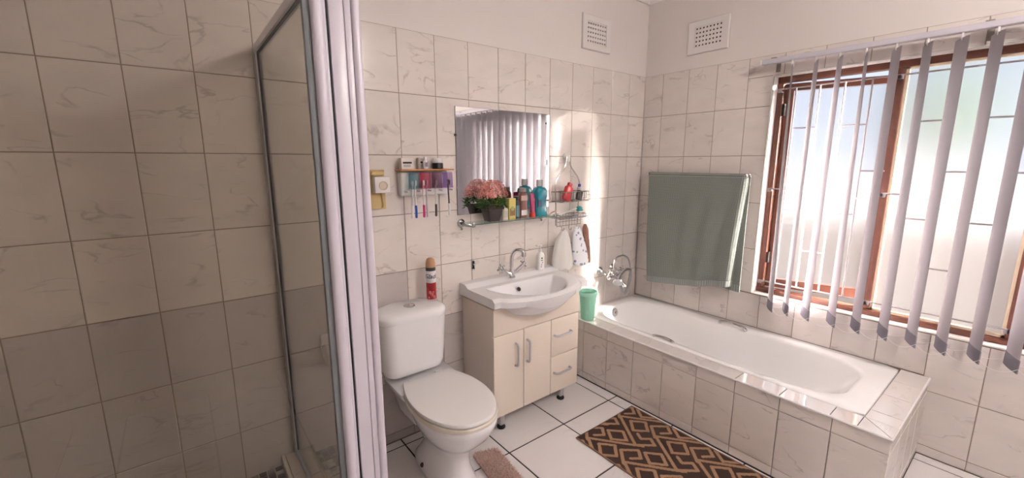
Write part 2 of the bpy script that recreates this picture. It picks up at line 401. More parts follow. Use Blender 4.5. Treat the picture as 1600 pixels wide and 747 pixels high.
# mitred corner: two triangular prisms
def prism(name, tri):
    mb = MB(); mb.loft([[(x, y, RZ-.008) for x, y in tri], [(x, y, RZ+.001) for x, y in tri]]); return build(name, mb, TILE_R, sur, smooth=False)
prism('rim_tile', [(-.800, -1.6915), (-.6935, -1.6915), (-.800, -1.8035)]); prism('rim_tile', [(-.6925, -1.6945), (-.6925, -1.805), (-.7975, -1.805)])
et = MB(); et.tube([(TF-.002, -.004, RZ-.004), (TF-.002, TE-.002, RZ-.004), (-.003, TE-.002, RZ-.004)], .0055, 6)
build('edge_trim', et, mat('white_plastic_trim', (.85, .83, .84), .25), sur)

# ------------------------------------------------------------------ window
FX0, FX1 = .075, .125
win = thing('window_1', (.1, (OY0+OY1)/2, OZ0), 'brown timber three-light window with frosted panes', 'window', kind='structure')
del win['category']
M1, M2 = -1.488, -2.035    # mullion centres
fr = MB()
build('frame_head', MB().rbox((FX0, OY0, 1.996), (FX1, OY1, OZ1), .004), WOOD, win)
build('frame_sill', MB().rbox((FX0-.012, OY0, OZ0), (FX1, OY1, OZ0+.030), .004), WOOD, win)
for y0, y1 in ((OY1-.034, OY1), (OY0, OY0+.034)): build('jamb', MB().rbox((FX0, y0, OZ0+.03), (FX1, y1, 1.996), .004), WOOD, win)
for c_ in (M1, M2): build('mullion', MB().rbox((FX0, c_-.021, OZ0+.03), (FX1, c_+.021, 1.996), .004), WOOD, win)
# fixed middle light: light-coloured glazing bead and pane
BEAD = mat('bare_timber_bead', (.62, .50, .36), .6)
bd = MB(); y0, y1, z0, z1 = M2+.021, M1-.021, OZ0+.03, 1.996
for a, b in (((.082, y0, z0), (.104, y1, z0+.013)), ((.082, y0, z1-.010), (.104, y1, z1)), ((.082, y0, z0), (.104, y0+.012, z1)), ((.082, y1-.012, z0), (.104, y1, z1))): bd.box(a, b)
build('glazing_bead', bd, BEAD, win)
build('pane', MB().box((.105, y0, z0), (.109, y1, z1)), FROST, win, smooth=False)
def sash(yh, dirn, width, ang):
    """side hung sash, hinge at Y=yh, opening outwards; dirn -1: extends to -Y"""
    A = rad(ang); hx = FX1-.01
    ca, sa = math.cos(A), math.sin(A)
    def P(u, t, z): # u along sash, t thickness (0 inner .. .035 outer)
        return (hx+u*sa+t*ca, yh+dirn*(u*ca-t*sa), z)
    def bar(mb, u0, u1, z0, z1, t0=0, t1=.034):
        mb.add([P(u0,t0,z0),P(u1,t0,z0),P(u1,t1,z0),P(u0,t1,z0),P(u0,t0,z1),P(u1,t0,z1),P(u1,t1,z1),P(u0,t1,z1)], [(0,3,2,1),(4,5,6,7),(0,1,5,4),(1,2,6,5),(2,3,7,6),(3,0,4,7)])
    zb, zt = OZ0+.034, 1.992
    s_ = MB(); bar(s_, 0, .042, zb, zt); so = build('sash', s_, WOOD, win)
    for nm, u0, u1, z0, z1 in (('stile', width-.042, width, zb, zt), ('rail', .042, width-.042, zb, zb+.055), ('rail', .042, width-.042, zt-.042, zt)):
        q = MB(); bar(q, u0, u1, z0, z1); build(nm, q, WOOD, so)
    q = MB(); bar(q, .042, width-.042, zb+.055, zt-.042, .014, .018); build('pane', q, FROST, so, smooth=False)
    q = MB()
    for zz in (OZ0+.2, 1.8): q.box((hx-.03, yh-.012, zz), (hx+.012, yh+.012, zz+.07))
    build('hinge', q, mat('dark_hinge', (.06, .05, .05), .5, metal=.5), so)
sash(OY1-.036, -1, .545, 17)
sash(OY0+.036, 1, .545, 4)
# burglar bars
BARM = mat('grey_painted_steel', (.34, .31, .33), .4)
bars = thing('burglar_bars', (.03, (OY0+OY1)/2, .75), 'thin grey welded steel burglar bars fixed inside the window frame', 'window bars')
XB = .03
def sy(Y): return CAM.y+(Y-CAM.y)*(XB-CAM.x)/(-CAM.x)      # measured on X=0, carried to X=XB along the sight line
def sz(z): return CAM.z+(z-CAM.z)*(XB-CAM.x)/(-CAM.x)
def rod(p, q, r=.0045): build('rod', MB().tube([p, q], r, 8), BARM, bars)
ZT, ZB, Z1_, Z2_, Z3_, Z4_ = sz(1.948), sz(.757), sz(1.715), sz(1.470), sz(1.231), sz(.989)
secs = [((-.955, -1.497), (-1.042, -1.162, -1.278, -1.395)), ((-1.505, -2.02), (-1.590, -1.705, -1.815, -1.930)), ((-2.03, -2.56), (-2.12, -2.23, -2.345, -2.46))]
for (a, b), vsx in secs:
    a, b = sy(a), sy(b); V = [sy(v) for v in vsx]
    rod((XB, a, ZT), (XB, b, ZT)); rod((XB, a, ZB), (XB, b, ZB))
    for v in V: rod((XB, v, ZB), (XB, v, ZT))
    for z_, prs in ((Z1_, ((V[0], V[1]), (V[2], V[3]))), (Z2_, ((V[1], V[2]), (V[3], b))), (Z3_, ((V[0], V[1]), (V[2], V[3]))), (Z4_, ((V[1], V[2]),))):
        for p, q in prs: rod((XB, p, z_), (XB, q, z_))
    rod((XB, a, (ZT+ZB)/2), (XB, V[0], (ZT+ZB)/2))
    for z_ in (ZT, (ZT+ZB)/2, ZB):
        for e in (a, b): build('fixing_lug', MB().rbox((XB-.003, e-.012, z_-.02), (XB+.001, e+.012, z_+.004), .002).tube([(XB, e, z_-.012), (FX0+.004, e, z_-.012)], .004, 6), BARM, bars)
hk = MB(); hk.tube(catmull([(XB-.006, sy(-1.345), sz(1.345)), (XB-.012, sy(-1.36), sz(1.325)), (XB-.01, sy(-1.395), sz(1.322)), (XB-.02, sy(-1.425), sz(1.327)), (XB-.02, sy(-1.445), sz(1.335))], 5), .003, 6)
build('wire_hook', hk, mat('ivory_wire', (.75, .66, .52), .5), bars, label='small ivory wire hook twisted round one bar')
# vertical blind
XC = -.075; HS = .0635
blind = thing('vertical_blind', (XC, -1.83, 2.085), 'lilac-white vertical fabric blind hanging from a rail above the window', 'blind')
build('head_rail', MB().rbox((XC-.021, -2.83, 2.088), (XC+.021, -.872, 2.116), .005), mat('rail_aluminium', (.66, .63, .70), .3), blind)
build('end_cap', MB().rbox((XC-.022, -.873, 2.087), (XC+.022, -.866, 2.117), .003), mat('white_plastic', (.85, .83, .82), .35), blind)
for y_ in (-.935, -1.79, -2.6):
    build('bracket', MB().rbox((XC-.015, y_-.014, 2.116), (-.001, y_+.014, 2.122), .002).rbox((-.006, y_-.012, 2.05), (-.001, y_+.012, 2.122), .002).tube([(-.012, y_, 2.066), (-.002, y_, 2.066)], .007, 8), mat('dull_bracket', (.30, .27, .24), .5, metal=.6), blind)
ST = [(22, -1.036), (27, -1.152), (26, -1.26), (19, -1.372), (27, -1.488), (24, -1.6), (27, -1.712), (23, -1.82)]
SB = [(33, -1.056), (31, -1.144), (35, -1.248), (32, -1.376), (30, -1.488), (28, -1.604), (26, -1.716), (24, -1.824), (22, -1.936), (21, -2.052)]
ST += [(22, -1.933), (21, -2.047)]
while SB[-1][1] > -2.70:
    y_ = SB[-1][1]-.112; SB.append((21+random.uniform(-2, 2), y_)); ST.append((21+random.uniform(-2, 2), y_+.003))
ZS0, ZS1 = .603, 2.066
WEIGHT = cloth_mat('blind_pocket_unlit', (.33, .31, .36), (.3, .3, .33), .15)  # slat fabric made darker: the missing backlight below the sill is in its colour
CHAINM = mat('white_bead_chain', (.88, .87, .85), .4)
prev = None
for k, ((at, yt), (ab, yb)) in enumerate(zip(ST, SB)):
    def sect(z, grow=1.0, bow=.0045):
        t = (z-ZS0)/(ZS1-ZS0); A = rad(lerp(ab, at, t)); Y = lerp(yb, yt, t); r = []
        for e in (-1, -.5, 0, .5, 1):
            bb = bow*(1-e*e)
            r.append((XC+HS*grow*e*math.cos(A)-bb*math.sin(A), Y+HS*grow*e*math.sin(A)+bb*math.cos(A), z))
        return r
    mb = MB(); rings = []
    for i in range(13):
        z = lerp(ZS0+.06, ZS1, i/12); f_ = sect(z); bk = [(p[0]+.0004, p[1]+.0004, p[2]) for p in reversed(f_)]
        rings.append(f_+bk)
    # top notch: hanger
    mb.loft(rings); so = build('slat', mb, SLAT, blind, angle=60)
    mw = MB(); rings = []
    for i in range(3):
        z = lerp(ZS0, ZS0+.062, i/2); f_ = sect(z, 1.0, .005); A = rad(ab); nx, ny = -math.sin(A)*.0022, math.cos(A)*.0022
        rings.append([(p[0]+nx, p[1]+ny, p[2]) for p in f_]+[(p[0]-nx, p[1]-ny, p[2]) for p in reversed(f_)])
    mw.loft(rings); build('weight_pocket', mw, WEIGHT, so, angle=60)
    build('hanger', MB().rbox((XC-.012, yt-.004, ZS1-.012), (XC+.012, yt+.004, 2.09), .002), mat('white_plastic', (.85, .83, .82), .35), so)
    A = rad(ab); e0 = (XC-HS*math.cos(A), yb-HS*math.sin(A), ZS0+.022); e1 = (XC+HS*math.cos(A), yb+HS*math.sin(A), ZS0+.022)
    if prev:
        for q0, q1, sg in ((prev[0], e0, .030), (prev[1], e1, .02)):
            pts = [(lerp(q0[0], q1[0], t/8), lerp(q0[1], q1[1], t/8), lerp(q0[2], q1[2], t/8)-sg*4*(t/8)*(1-t/8)*random.uniform(.97, 1.03)) for t in range(9)]
            build('bead_chain', MB().tube(pts, .0011, 5), CHAINM, blind)
    prev = (e0, e1)

# ------------------------------------------------------------------ world outside
OUT = mat('outside_rendered_wall', (.50, .47, .45), .9)
structure('ground_outside', MB().box((WT, -14, -.5), (14, 8, -.3)), mat('outside_ground', (.06, .055, .045), .95, var=(3, .2)))
bw = build('boundary_wall', MB().box((2.2, -9, -.3), (2.4, 6, .98)).rbox((2.16, -9, .98), (2.44, 6, 1.03), .01), OUT, base=(2.3, -1.5, -.3), label='plastered boundary wall seen blurred through the frosted panes', cat='wall', smooth=False)
tree = thing('garden_tree', (4.6, -1.05, -.3), 'green garden tree seen as a blur behind the boundary wall', 'tree')
build('trunk', MB().tube([(4.6, -1.05, -.3), (4.62, -1.02, .8), (4.58, -1.06, 1.7)], [.09, .07, .05], 8), mat('bark', (.15, .10, .07), .9), tree)
lf = MB()
for i in range(420):
    th, ph, rr = random.uniform(0, 6.283), math.acos(random.uniform(-1, 1)), random.uniform(.55, 1)**.5
    c_ = Vector((4.6+.5*rr*math.sin(ph)*math.cos(th), -1.05+.42*rr*math.sin(ph)*math.sin(th), 2.05+.45*rr*math.cos(ph)))
    a = Vector((random.uniform(-1, 1), random.uniform(-1, 1), random.uniform(-1, 1))).normalized()*.09; b = a.orthogonal().normalized()*.045
    lf.add([c_-a, c_+b, c_+a, c_-b], [(0, 1, 2, 3)])
build('foliage', lf, cloth_mat('leaf_green', (.03, .05, .02), (.05, .09, .03), .4), tree, smooth=False)['kind'] = 'stuff'

structure('roof_eave', MB().box((WT, -6, 2.32), (WT+1.1, 3, 2.44)), mat('eave_paint', (.22, .19, .17), .8))

# ------------------------------------------------------------------ fill lamp, added out of view to brighten the room
def fill_lamp():
    P = (-1.42, -2.77, CEIL)
    root = thing('fill_lamp', P, 'round white opal fill lamp added on the ceiling out of view', 'lamp')
    build('lamp_base', MB().lathe([(0, 0), (.17, 0), (.17, -.025), (.16, -.03), (0, -.03)], P, 28), WHITE, root)
    op = MATS.setdefault('opal', bpy.data.materials.new('opal_diffuser')); op.use_nodes = True
    b = op.node_tree.nodes['Principled BSDF']; b.inputs['Base Color'].default_value = (.9, .88, .84, 1)
    b.inputs['Emission Color'].default_value = (1.0, .93, .885, 1); b.inputs['Emission Strength'].default_value = FILL_POWER/3.14/(2*3.14*.15*.15)*1.0
    build('lamp_shade', MB().lathe([(.155, -.028), (.150, -.05), (.13, -.075), (.09, -.095), (.04, -.105), (0, -.107)], P, 28), op, root)
fill_lamp()

# ------------------------------------------------------------------ air vents
VENT = mat('vent_plaster', (.83, .79, .77), .6)
def vent(side, a0, a1, z0, z1, h0, h1, k0, k1, label):
    """a: along wall; h,k: hole field limits (along, z)"""
    def W(a, d, z): return (a, -d, z) if side == 'back' else (-d, a, z)
    c0 = (a0+a1)/2
    root = thing('air_vent', W(c0, 0, z0), label, 'vent', 'plaster wall vents')
    fr = MB()
    o = [(a0, z0), (a1, z0), (a1, z1), (a0, z1)]; i_ = [(h0, k0), (h1, k0), (h1, k1), (h0, k1)]
    def ring(L, d): return [W(a, d, z) for a, z in L]
    sh = lambda L, e: [(lerp(a, c0, e), lerp(z, (z0+z1)/2, e*1.2)) for a, z in L]
    fr.loft([ring(o, -.001), ring(o, .010), ring(sh(o, .04), .014), ring(i_, .012), ring(i_, -.001)], False, False)
    build('frame', fr, VENT, root, smooth=False)
    nx, nz = 8, 5; g = MB(); dx, dz = (h1-h0)/nx, (k1-k0)/nz
    for i in range(nx):
        for j in range(nz):
            cx, cz = h0+dx*(i+.5), k0+dz*(j+.5); sq = []; ho = []
            for t in range(8):
                an = rad(45*t); c_, s_ = math.cos(an), math.sin(an); mxx = max(abs(c_), abs(s_))
                sq.append((cx+dx/2*c_/mxx, cz+dz/2*s_/mxx)); ho.append((cx+.0066*c_, cz+.0066*s_))
            g.loft([ring(sq, .009), ring(ho, .009), ring(ho, -.001)], False, False)
    build('grille', g, VENT, root, smooth=False)
    q = MB(); q.box(W(h0+.002, .0005, k0+.002), W(h1-.002, .0035, k1-.002)); build('hole_shade_sheet', q, BLACK, root, smooth=False)  # black sheet stands in for the shade inside the vent holes
vent('back', -.725, -.443, 2.260, 2.478, -.682, -.489, 2.300, 2.437, 'square perforated plaster vent on the wall above the mirror')
vent('right', -.622, -.336, 2.250, 2.464, -.575, -.386, 2.290, 2.425, 'square perforated plaster vent on the wall above the towel')

# ------------------------------------------------------------------ bathtub
def tub():
    root = thing('bathtub', (-.345, -.845, 0), 'white acrylic built-in bathtub with chrome grab handles', 'bathtub')
    X0, X1, Y0, Y1 = -.692, -.004, -1.688, -.004; Z = RZ+.004
    N = 96
    def outline(s, inset_far, inset_near, inset_head, inset_foot, waist, z, pw=4.5):
        x0, x1, y0, y1 = X0+inset_near, X1-inset_far, Y0+inset_foot, Y1-inset_head
        cx, cy, ax, ay = (x0+x1)/2, (y0+y1)/2, (x1-x0)/2, (y1-y0)/2; r = []
        for k in range(N):
            t = 2*math.pi*(k+.5)/N; c_, s_ = math.cos(t), math.sin(t)
            d = (abs(c_)**pw+abs(s_)**pw)**(-1/pw)
            x, y = cx+ax*d*c_, cy+ay*d*s_
            u = (y+.72)/.22; wv = waist*math.exp(-u*u)
            if x > cx: x -= wv
            else: x += wv*.25
            r.append((x, y, z))
        return r
    def rect(z, e=0.0):
        r = []; cx, cy, ax, ay = (X0+X1)/2, (Y0+Y1)/2, (X1-X0)/2-e, (Y1-Y0)/2-e
        for k in range(N):
            t = 2*math.pi*(k+.5)/N; c_, s_ = math.cos(t), math.sin(t); d = 1/max(abs(c_), abs(s_)); d = min(d, (abs(c_)**40+abs(s_)**40)**(-1/40))
            r.append((cx+ax*d*c_, cy+ay*d*s_, z))
        return r
    mb = MB()
    rings = [rect(.05, .08), rect(Z-.03, .02), rect(Z-.018, 0), rect(Z-.004, 0), rect(Z, .004),
             outline(N, .075, .034, .085, .09, .060, Z+.001), outline(N, .082, .041, .093, .10, .062, Z-.004), outline(N, .090, .048, .102, .113, .064, Z-.018),
             outline(N, .108, .062, .118, .17, .062, Z-.10), outline(N, .135, .085, .140, .30, .045, Z-.21), outline(N, .160, .11, .165, .42, .02, Z-.30),
             outline(N, .20, .15, .21, .50, 0, Z-.335, 3.5), outline(N, .30, .26, .45, .75, 0, Z-.342, 2.5)]
    mb.loft(rings, True, True); build('shell', mb, ACRYL, root, angle=50)
    def handle(x, ya, yb, side, hk=1.0):
        pts = catmull([(x, ya, Z), (x+side*.012, ya-.012, Z+.018*hk), (x+side*.016, (ya+yb)/2, Z+.030*hk), (x+side*.012, yb+.012, Z+.018*hk), (x, yb, Z)], 6)
        h = MB(); rr = [.011-.002*math.sin(math.pi*i/(len(pts)-1)) for i in range(len(pts))]; h.tube(pts, rr, 10)
        build('grab_handle', h, CHROME, root)
    handle(-.112, -.775, -.945, -1); handle(-.668, -.62, -.76, 1, .35)
    ov = MB(); ov.lathe([(.0, 0), (.030, 0), (.032, .004), (.028, .010), (.012, .013), (.0, .014)], (-.40, -.112, .385), 18, (0, -1, .22)); ov.lathe([(.009, .012), (.009, .022), (.006, .025), (0, .025)], (-.40, -.112, .385), 10, (0, -1, .22))
    build('overflow_knob', ov, CHROME, root)
tub()

# ------------------------------------------------------------------ shower enclosure
def enclosure():
    root = thing('shower_enclosure', (-2.62, -.87, KZ), 'framed glass shower enclosure with white aluminium corner post', 'shower enclosure')
    xp = -2.618; zt = 1.978; yp = -.845
    build('wall_channel', MB().rbox((xp-.013, -.026, KZ), (xp+.013, -.0015, zt), .003), ALU_G, root)
    build('wall_stile', MB().rbox((xp-.009, -.046, KZ+.02), (xp+.009, -.024, zt-.01), .003), ALU, root)
    build('gasket', MB().box((xp-.0065, -.052, KZ+.03), (xp+.0065, -.045, zt-.03)).box((xp-.0065, yp, zt-.036), (xp+.0065, -.046, zt-.029)), BLACK, root)
    build('top_rail', MB().rbox((xp-.014, yp, zt-.030), (xp+.014, -.024, zt), .004), ALU, root)
    build('bottom_rail', MB().rbox((xp-.012, yp, KZ), (xp+.012, -.024, KZ+.024), .004), ALU_G, root)
    build('side_pane', MB().box((xp-.003, yp, KZ+.02), (xp+.003, -.047, zt-.03)), GLASS, root, smooth=False)
    # corner post: stacked vertical profiles facing the room
    y0 = -.872; zb, ztp = KZ, 1.99
    def pr(name, x0, x1, ya, yb, m, r=.004, seg=2): build(name, MB().rbox((x0, ya, zb), (x1, yb, ztp), r, seg), m, root)
    pr('post_seal', -2.642, -2.624, -.866, -.85, SEAL, .002)
    pr('post_bead', -2.625, -2.597, -.884, -.84, ALU, .012, 4)
    pr('post_flat', -2.598, -2.589, -.872, -.84, ALU, .002)
    pr('post_gasket', -2.5885, -2.5835, -.868, -.84, BLACK, .001)
    pr('post_face', -2.583, -2.545, -.874, -.84, ALU, .003)
    pr('post_rib', -2.5445, -2.528, -.876, -.84, ALU, .002)
    pr('post_edge', -2.5275, -2.505, -.884, -.835, ALU, .009, 4)
    # front of the enclosure
    build('front_pane', MB().box((XL+.004, -.861, KZ+.02), (-2.640, -.856, 1.96)), GLASS, root, smooth=False)
    build('front_top_rail', MB().rbox((XL+.002, -.872, 1.955), (-2.640, -.844, 1.99), .004), ALU, root)
    build('front_bottom_rail', MB().rbox((XL+.002, -.870, KZ+.001), (-2.642, -.846, KZ+.024), .004), ALU, root)
enclosure()

# ------------------------------------------------------------------ toilet
def toilet():
    root = thing('toilet', (-2.05, -.35, 0), 'white close-coupled ceramic toilet with closed lid', 'toilet')
    cx = -2.022
    # egg plan for seat and bowl
    def egg(z, k=1.0, yb=-.185, yf=-.695, wmax=.184, wb=.128, n=44, dy=0.0):
        pts = []
        ym = lerp(yb, yf, .47); half = []
        m_ = n//2
        for i in range(m_+1):
            t = i/m_
            if t < .38:
                u = t/.38; y = lerp(yb, ym, u); w_ = lerp(wb, wmax, math.sin(u*math.pi/2)**.9)
            else:
                u = (t-.38)/.62; a = u*math.pi/2; y = ym+(yf-ym)*math.sin(a); w_ = wmax*math.cos(a)**.86 if u < 1 else 0.0
            half.append((w_, y))
        cy = (yb+yf)/2
        for w_, y in half: pts.append((cx+w_*k, cy+(y-cy)*k+dy, z))
        for w_, y in reversed(half[:-1]): pts.append((cx-w_*k, cy+(y-cy)*k+dy, z))
        return pts
    lid = MB(); lid.loft([egg(.4195, .975), egg(.4215, .995), egg(.430, .998), egg(.436, .985), egg(.4385, .95), egg(.4395, .80), egg(.4405, .4)])
    CR = mat('ivory_seat_plastic', (.93, .91, .91), .2)
    build('lid', lid, CR, root, angle=40)
    st = MB(); st.loft([egg(.396, .99), egg(.398, 1.015), egg(.411, 1.02), egg(.4155, 1.005), egg(.4155, .62)])
    build('seat', st, mat('ivory_seat_ring', (.82, .75, .66), .25), root, angle=40)
    hg = MB()
    for sx in (-1, 1): hg.tube([(cx+sx*.075-.02, -.178, .424), (cx+sx*.075+.02, -.178, .424)], .011, 10)
    build('hinge', hg, CR, root)
    # bowl and pedestal
    def ell(z, yc, ax, ay, n=44, pw=2.3, back=None):
        r = []
        for k in range(n):
            # match egg winding: start at back right, go to the front, return on the left
            t = math.pi/2-2*math.pi*k/n*1.0
            c_, s_ = math.cos(t), math.sin(t); d = (abs(c_)**pw+abs(s_)**pw)**(-1/pw)
            r.append((cx+ax*d*c_, yc+ay*d*s_, z))
        return r
    b = MB()
    b.loft([ell(0, -.35, .104, .225, pw=2.6), ell(.012, -.35, .106, .227, pw=2.6), ell(.04, -.35, .096, .205), ell(.09, -.36, .084, .178), ell(.14, -.375, .078, .160), ell(.18, -.39, .080, .155), ell(.215, -.405, .094, .165), ell(.25, -.42, .120, .19), ell(.29, -.435, .146, .215), ell(.33, -.442, .163, .236), ell(.365, -.445, .173, .248), ell(.388, -.446, .177, .252), ell(.3955, -.446, .173, .248)])
    bo = build('bowl', b, CERAMIC, root, angle=60)
    # platform between bowl and cistern, and rear trapway
    p = MB(); p.loft([rrect(cx-.10, cx+.10, -.26, -.03, .03, .22), rrect(cx-.125, cx+.125, -.27, -.02, .03, .33), rrect(cx-.165, cx+.165, -.27, -.015, .03, .385), rrect(cx-.17, cx+.17, -.27, -.015, .03, .41), rrect(cx-.16, cx+.16, -.26, -.02, .03, .418)])
    build('platform', p, CERAMIC, root, angle=50)
    tq = MB(); tq.tube(catmull([(cx, -.30, .20), (cx, -.20, .235), (cx, -.12, .21), (cx, -.055, .19)], 5), [.085]*6+[.07]*5+[.06]*5, 16)
    build('trapway', tq, CERAMIC, root, angle=60)
    pc = MB(); pc.lathe([(.062, 0), (.070, 0), (.072, .02), (.066, .035), (.056, .05), (.056, .075), (0, .075)], (cx, -.004, .19), 20, (0, -1, 0))
    build('outlet_collar', pc, mat('aged_white_pvc', (.66, .58, .48), .4), root)
    fx_ = MB()
    for sx in (-1, 1): fx_.sphere((cx+sx*.098, -.30, .030), .012, 10, 6)
    build('fixing_bolt', fx_, mat('rusty_bolt', (.10, .06, .04), .6), root)
    # cistern
    tx = -2.063
    def D(z, w_, yf, r=.06):
        return rrect(tx-w_/2, tx+w_/2, yf, -.012, r, z, 8)
    t = MB(); t.loft([D(.452, .24, -.15, .05), D(.456, .285, -.172, .05), D(.470, .318, -.186), D(.50, .330, -.192), D(.62, .342, -.198), D(.748, .352, -.204)])
    build('cistern', t, CERAMIC, root, angle=50)
    l = MB(); l.loft([D(.7495, .352, -.203, .075), D(.7505, .366, -.210, .08), D(.768, .370, -.212, .082), D(.781, .362, -.206, .08), D(.790, .338, -.192, .075), D(.795, .29, -.168, .06), D(.797, .18, -.12, .04)])
    build('cistern_lid', l, CERAMIC, root, angle=50)
    bt = MB(); bt.lathe([(0, 0), (.030, 0), (.030, .005), (.026, .008), (.024, .006), (0, .006)], (tx, -.105, .796), 24)
    bo_ = build('flush_button', bt, CHROME, root)
toilet()

# ------------------------------------------------------------------ vanity cabinet
HANDLE = mat('brushed_handle', (.62, .62, .66), .3, metal=.9)
def arch_handle(parent, p, q, out, r=.0065):
    P, Q, O = Vector(p), Vector(q), Vector(out); d = (Q-P)
    pts = [P, P+O*.55+d*.01, P+O*.9+d*.06, P+O+d*.16, P+O+d*.5, P+O+d*.84, P+O*.9+d*.94, P+O*.55+d*.99, Q]
    build('handle', MB().tube(catmull(pts, 3), r, 8), HANDLE, parent)
def vanity():
    x0, x1, yf, zb, zt = -1.685, -1.025, -.315, .108, .745
    root = thing('vanity_cabinet', ((x0+x1)/2, -.16, 0), 'cream vanity cabinet with two doors and two drawers on short feet', 'cabinet')
    t = .016
    build('side_panel', MB().rbox((x0, yf+.016, zb), (x0+t, -.001, zt), .0015), CREAM_SHADE, root)
    build('side_panel', MB().rbox((x1-t, yf+.016, zb), (x1, -.001, zt), .0015), CREAM_SHADE, root)
    build('bottom_panel', MB().rbox((x0+t, yf+.018, zb), (x1-t, -.001, zb+t), .0015), CREAM_SHADE, root)
    build('back_panel', MB().box((x0+t, -.008, zb+t), (x1-t, -.002, zt)), CREAM_SHADE, root)
    build('divider', MB().box((-1.268, yf+.018, zb+t), (-1.254, -.008, .60)), CREAM_SHADE, root)
    build('top_panel', MB().rbox((x0, yf, .594), (x1, yf+.016, zt), .0015), CREAM, root)
    for a, b in ((x0, -1.4755), (-1.4725, -1.2625)):
        d = build('door', MB().rbox((a+.001, yf, zb), (b-.001, yf+.016, .589), .0015), CREAM, root)
        xh = b-.045 if a == x0 else a+.025
        if a == x0: xh = -1.535
        else: xh = -1.450
        arch_handle(d, (xh, yf, .388), (xh, yf, .520), (0, -.028, 0))
    for a, b in ((.352, .590), (zb, .348)):
        d = build('drawer', MB().rbox((-1.2585, yf, a+.0005), (x1-.0005, yf+.016, b-.001), .0015), CREAM, root)
        zh = .487 if a > .3 else .243
        arch_handle(d, (-1.235, yf, zh), (-1.100, yf, zh), (0, -.028, 0))
    for fx_, fy_ in ((-1.600, -.262), (-1.112, -.255), (-1.600, -.05), (-1.112, -.05)):
        f = build('foot', MB().rbox((fx_-.016, fy_-.016, .022), (fx_+.016, fy_+.016, zb+.002), .002), mat('silver_foot', (.55, .53, .53), .35, metal=.7), root)
        build('foot_pad', MB().lathe([(0, 0), (.024, 0), (.026, .006), (.02, .022), (0, .022)], (fx_, fy_, 0), 16), BLACK, f)
vanity()

# ------------------------------------------------------------------ basin
def basin():
    root = thing('wash_basin', (-1.35, -.2, .745), 'white ceramic wash basin with bowed front on the cream cabinet', 'basin')
    X0, X1 = -1.702, -.992; XCn = -1.355; NX, NY = 84, 56
    def front(x):
        u = (x-XCn)/.300
        b = .108*max(0, 1-u*u)**.62 if abs(u) < 1 else 0
        return -.350-b
    def ztop(x, y):
        z = .812
        z += .020*smooth01((y+.10)/.045)                       # raised back ledge
        # soap shelf dips
        s = ((x-XCn)/.262)**2+((-.150-y)/.288)**2 if y < -.150 else 9
        if y >= -.150: s = ((x-XCn)/.262)**2
        e = min((1-s)*1.0, (-.148-y)/.10) if y < -.148 else -1
        if e > 0: z -= .125*smooth01(e*1.7)**.8
        # rolled front rim
        d = y-front(x)
        z -= .016*(1-smooth01(d/.022))
        return z
    def zbot(x, y):
        z = .762
        u = (x-XCn)/.312; v_ = (y+.20)/.275
        q = 1-u*u-v_*v_
        if q > 0: z -= .088*smooth01(q*1.5)**.85
        return z
    mb = MB(); top = []; bot = []
    for i in range(NX+1):
        x = lerp(X0, X1, i/NX); yf = front(x)
        for j in range(NY+1):
            y = lerp(-.001, yf, j/NY); top.append((x, y, ztop(x, y)))
            bot.append((x, y, min(zbot(x, y), ztop(x, y)-.012) if j < NY else ztop(x, y)-.020-.030*(1-abs((x-XCn)/.36)**2 if False else 1)))
    # bottom outline tucks in under the front rim
    bot2 = []
    for i in range(NX+1):
        x = lerp(X0, X1, i/NX); yf = front(x)
        for j in range(NY+1):
            y = lerp(-.001, lerp(yf, -.33, .12), j/NY); bot2.append((x, y, zbot(x, y)))
    S_ = (NY+1); fs = []
    o = len(top)
    for i in range(NX):
        for j in range(NY):
            a = i*S_+j; fs.append((a, a+1, a+S_+1, a+S_)); fs.append((o+a, o+a+S_, o+a+S_+1, o+a+1))
    for i in range(NX):
        a = i*S_+NY; fs.append((a, o+a, o+a+S_, a+S_)); a = i*S_; fs.append((a, a+S_, o+a+S_, o+a))
    for j in range(NY):
        a = j; fs.append((a, o+a, o+a+1, a+1)); a = NX*S_+j; fs.append((a, a+1, o+a+1, o+a))
    mb.add(top+bot2, fs)
    build('bowl', mb, CERAMIC, root, angle=50)
    ov = MB(); ov.lathe([(.0, .0), (.011, 0), (.013, .002), (.013, .004), (.0085, .005), (.0085, .0045), (0, .0045)], (-1.400, -.176, .776), 16, (0, -1, .62))
    build('overflow_shade_disc', ov, BLACK, root)  # black disc painted in place of the shaded inside of the overflow
    dr = MB(); dr.lathe([(0, 0), (.030, 0), (.031, .003), (.022, .004), (0, .002)], (-1.355, -.27, .688), 18)
    build('drain', dr, CHROME, root)
basin()

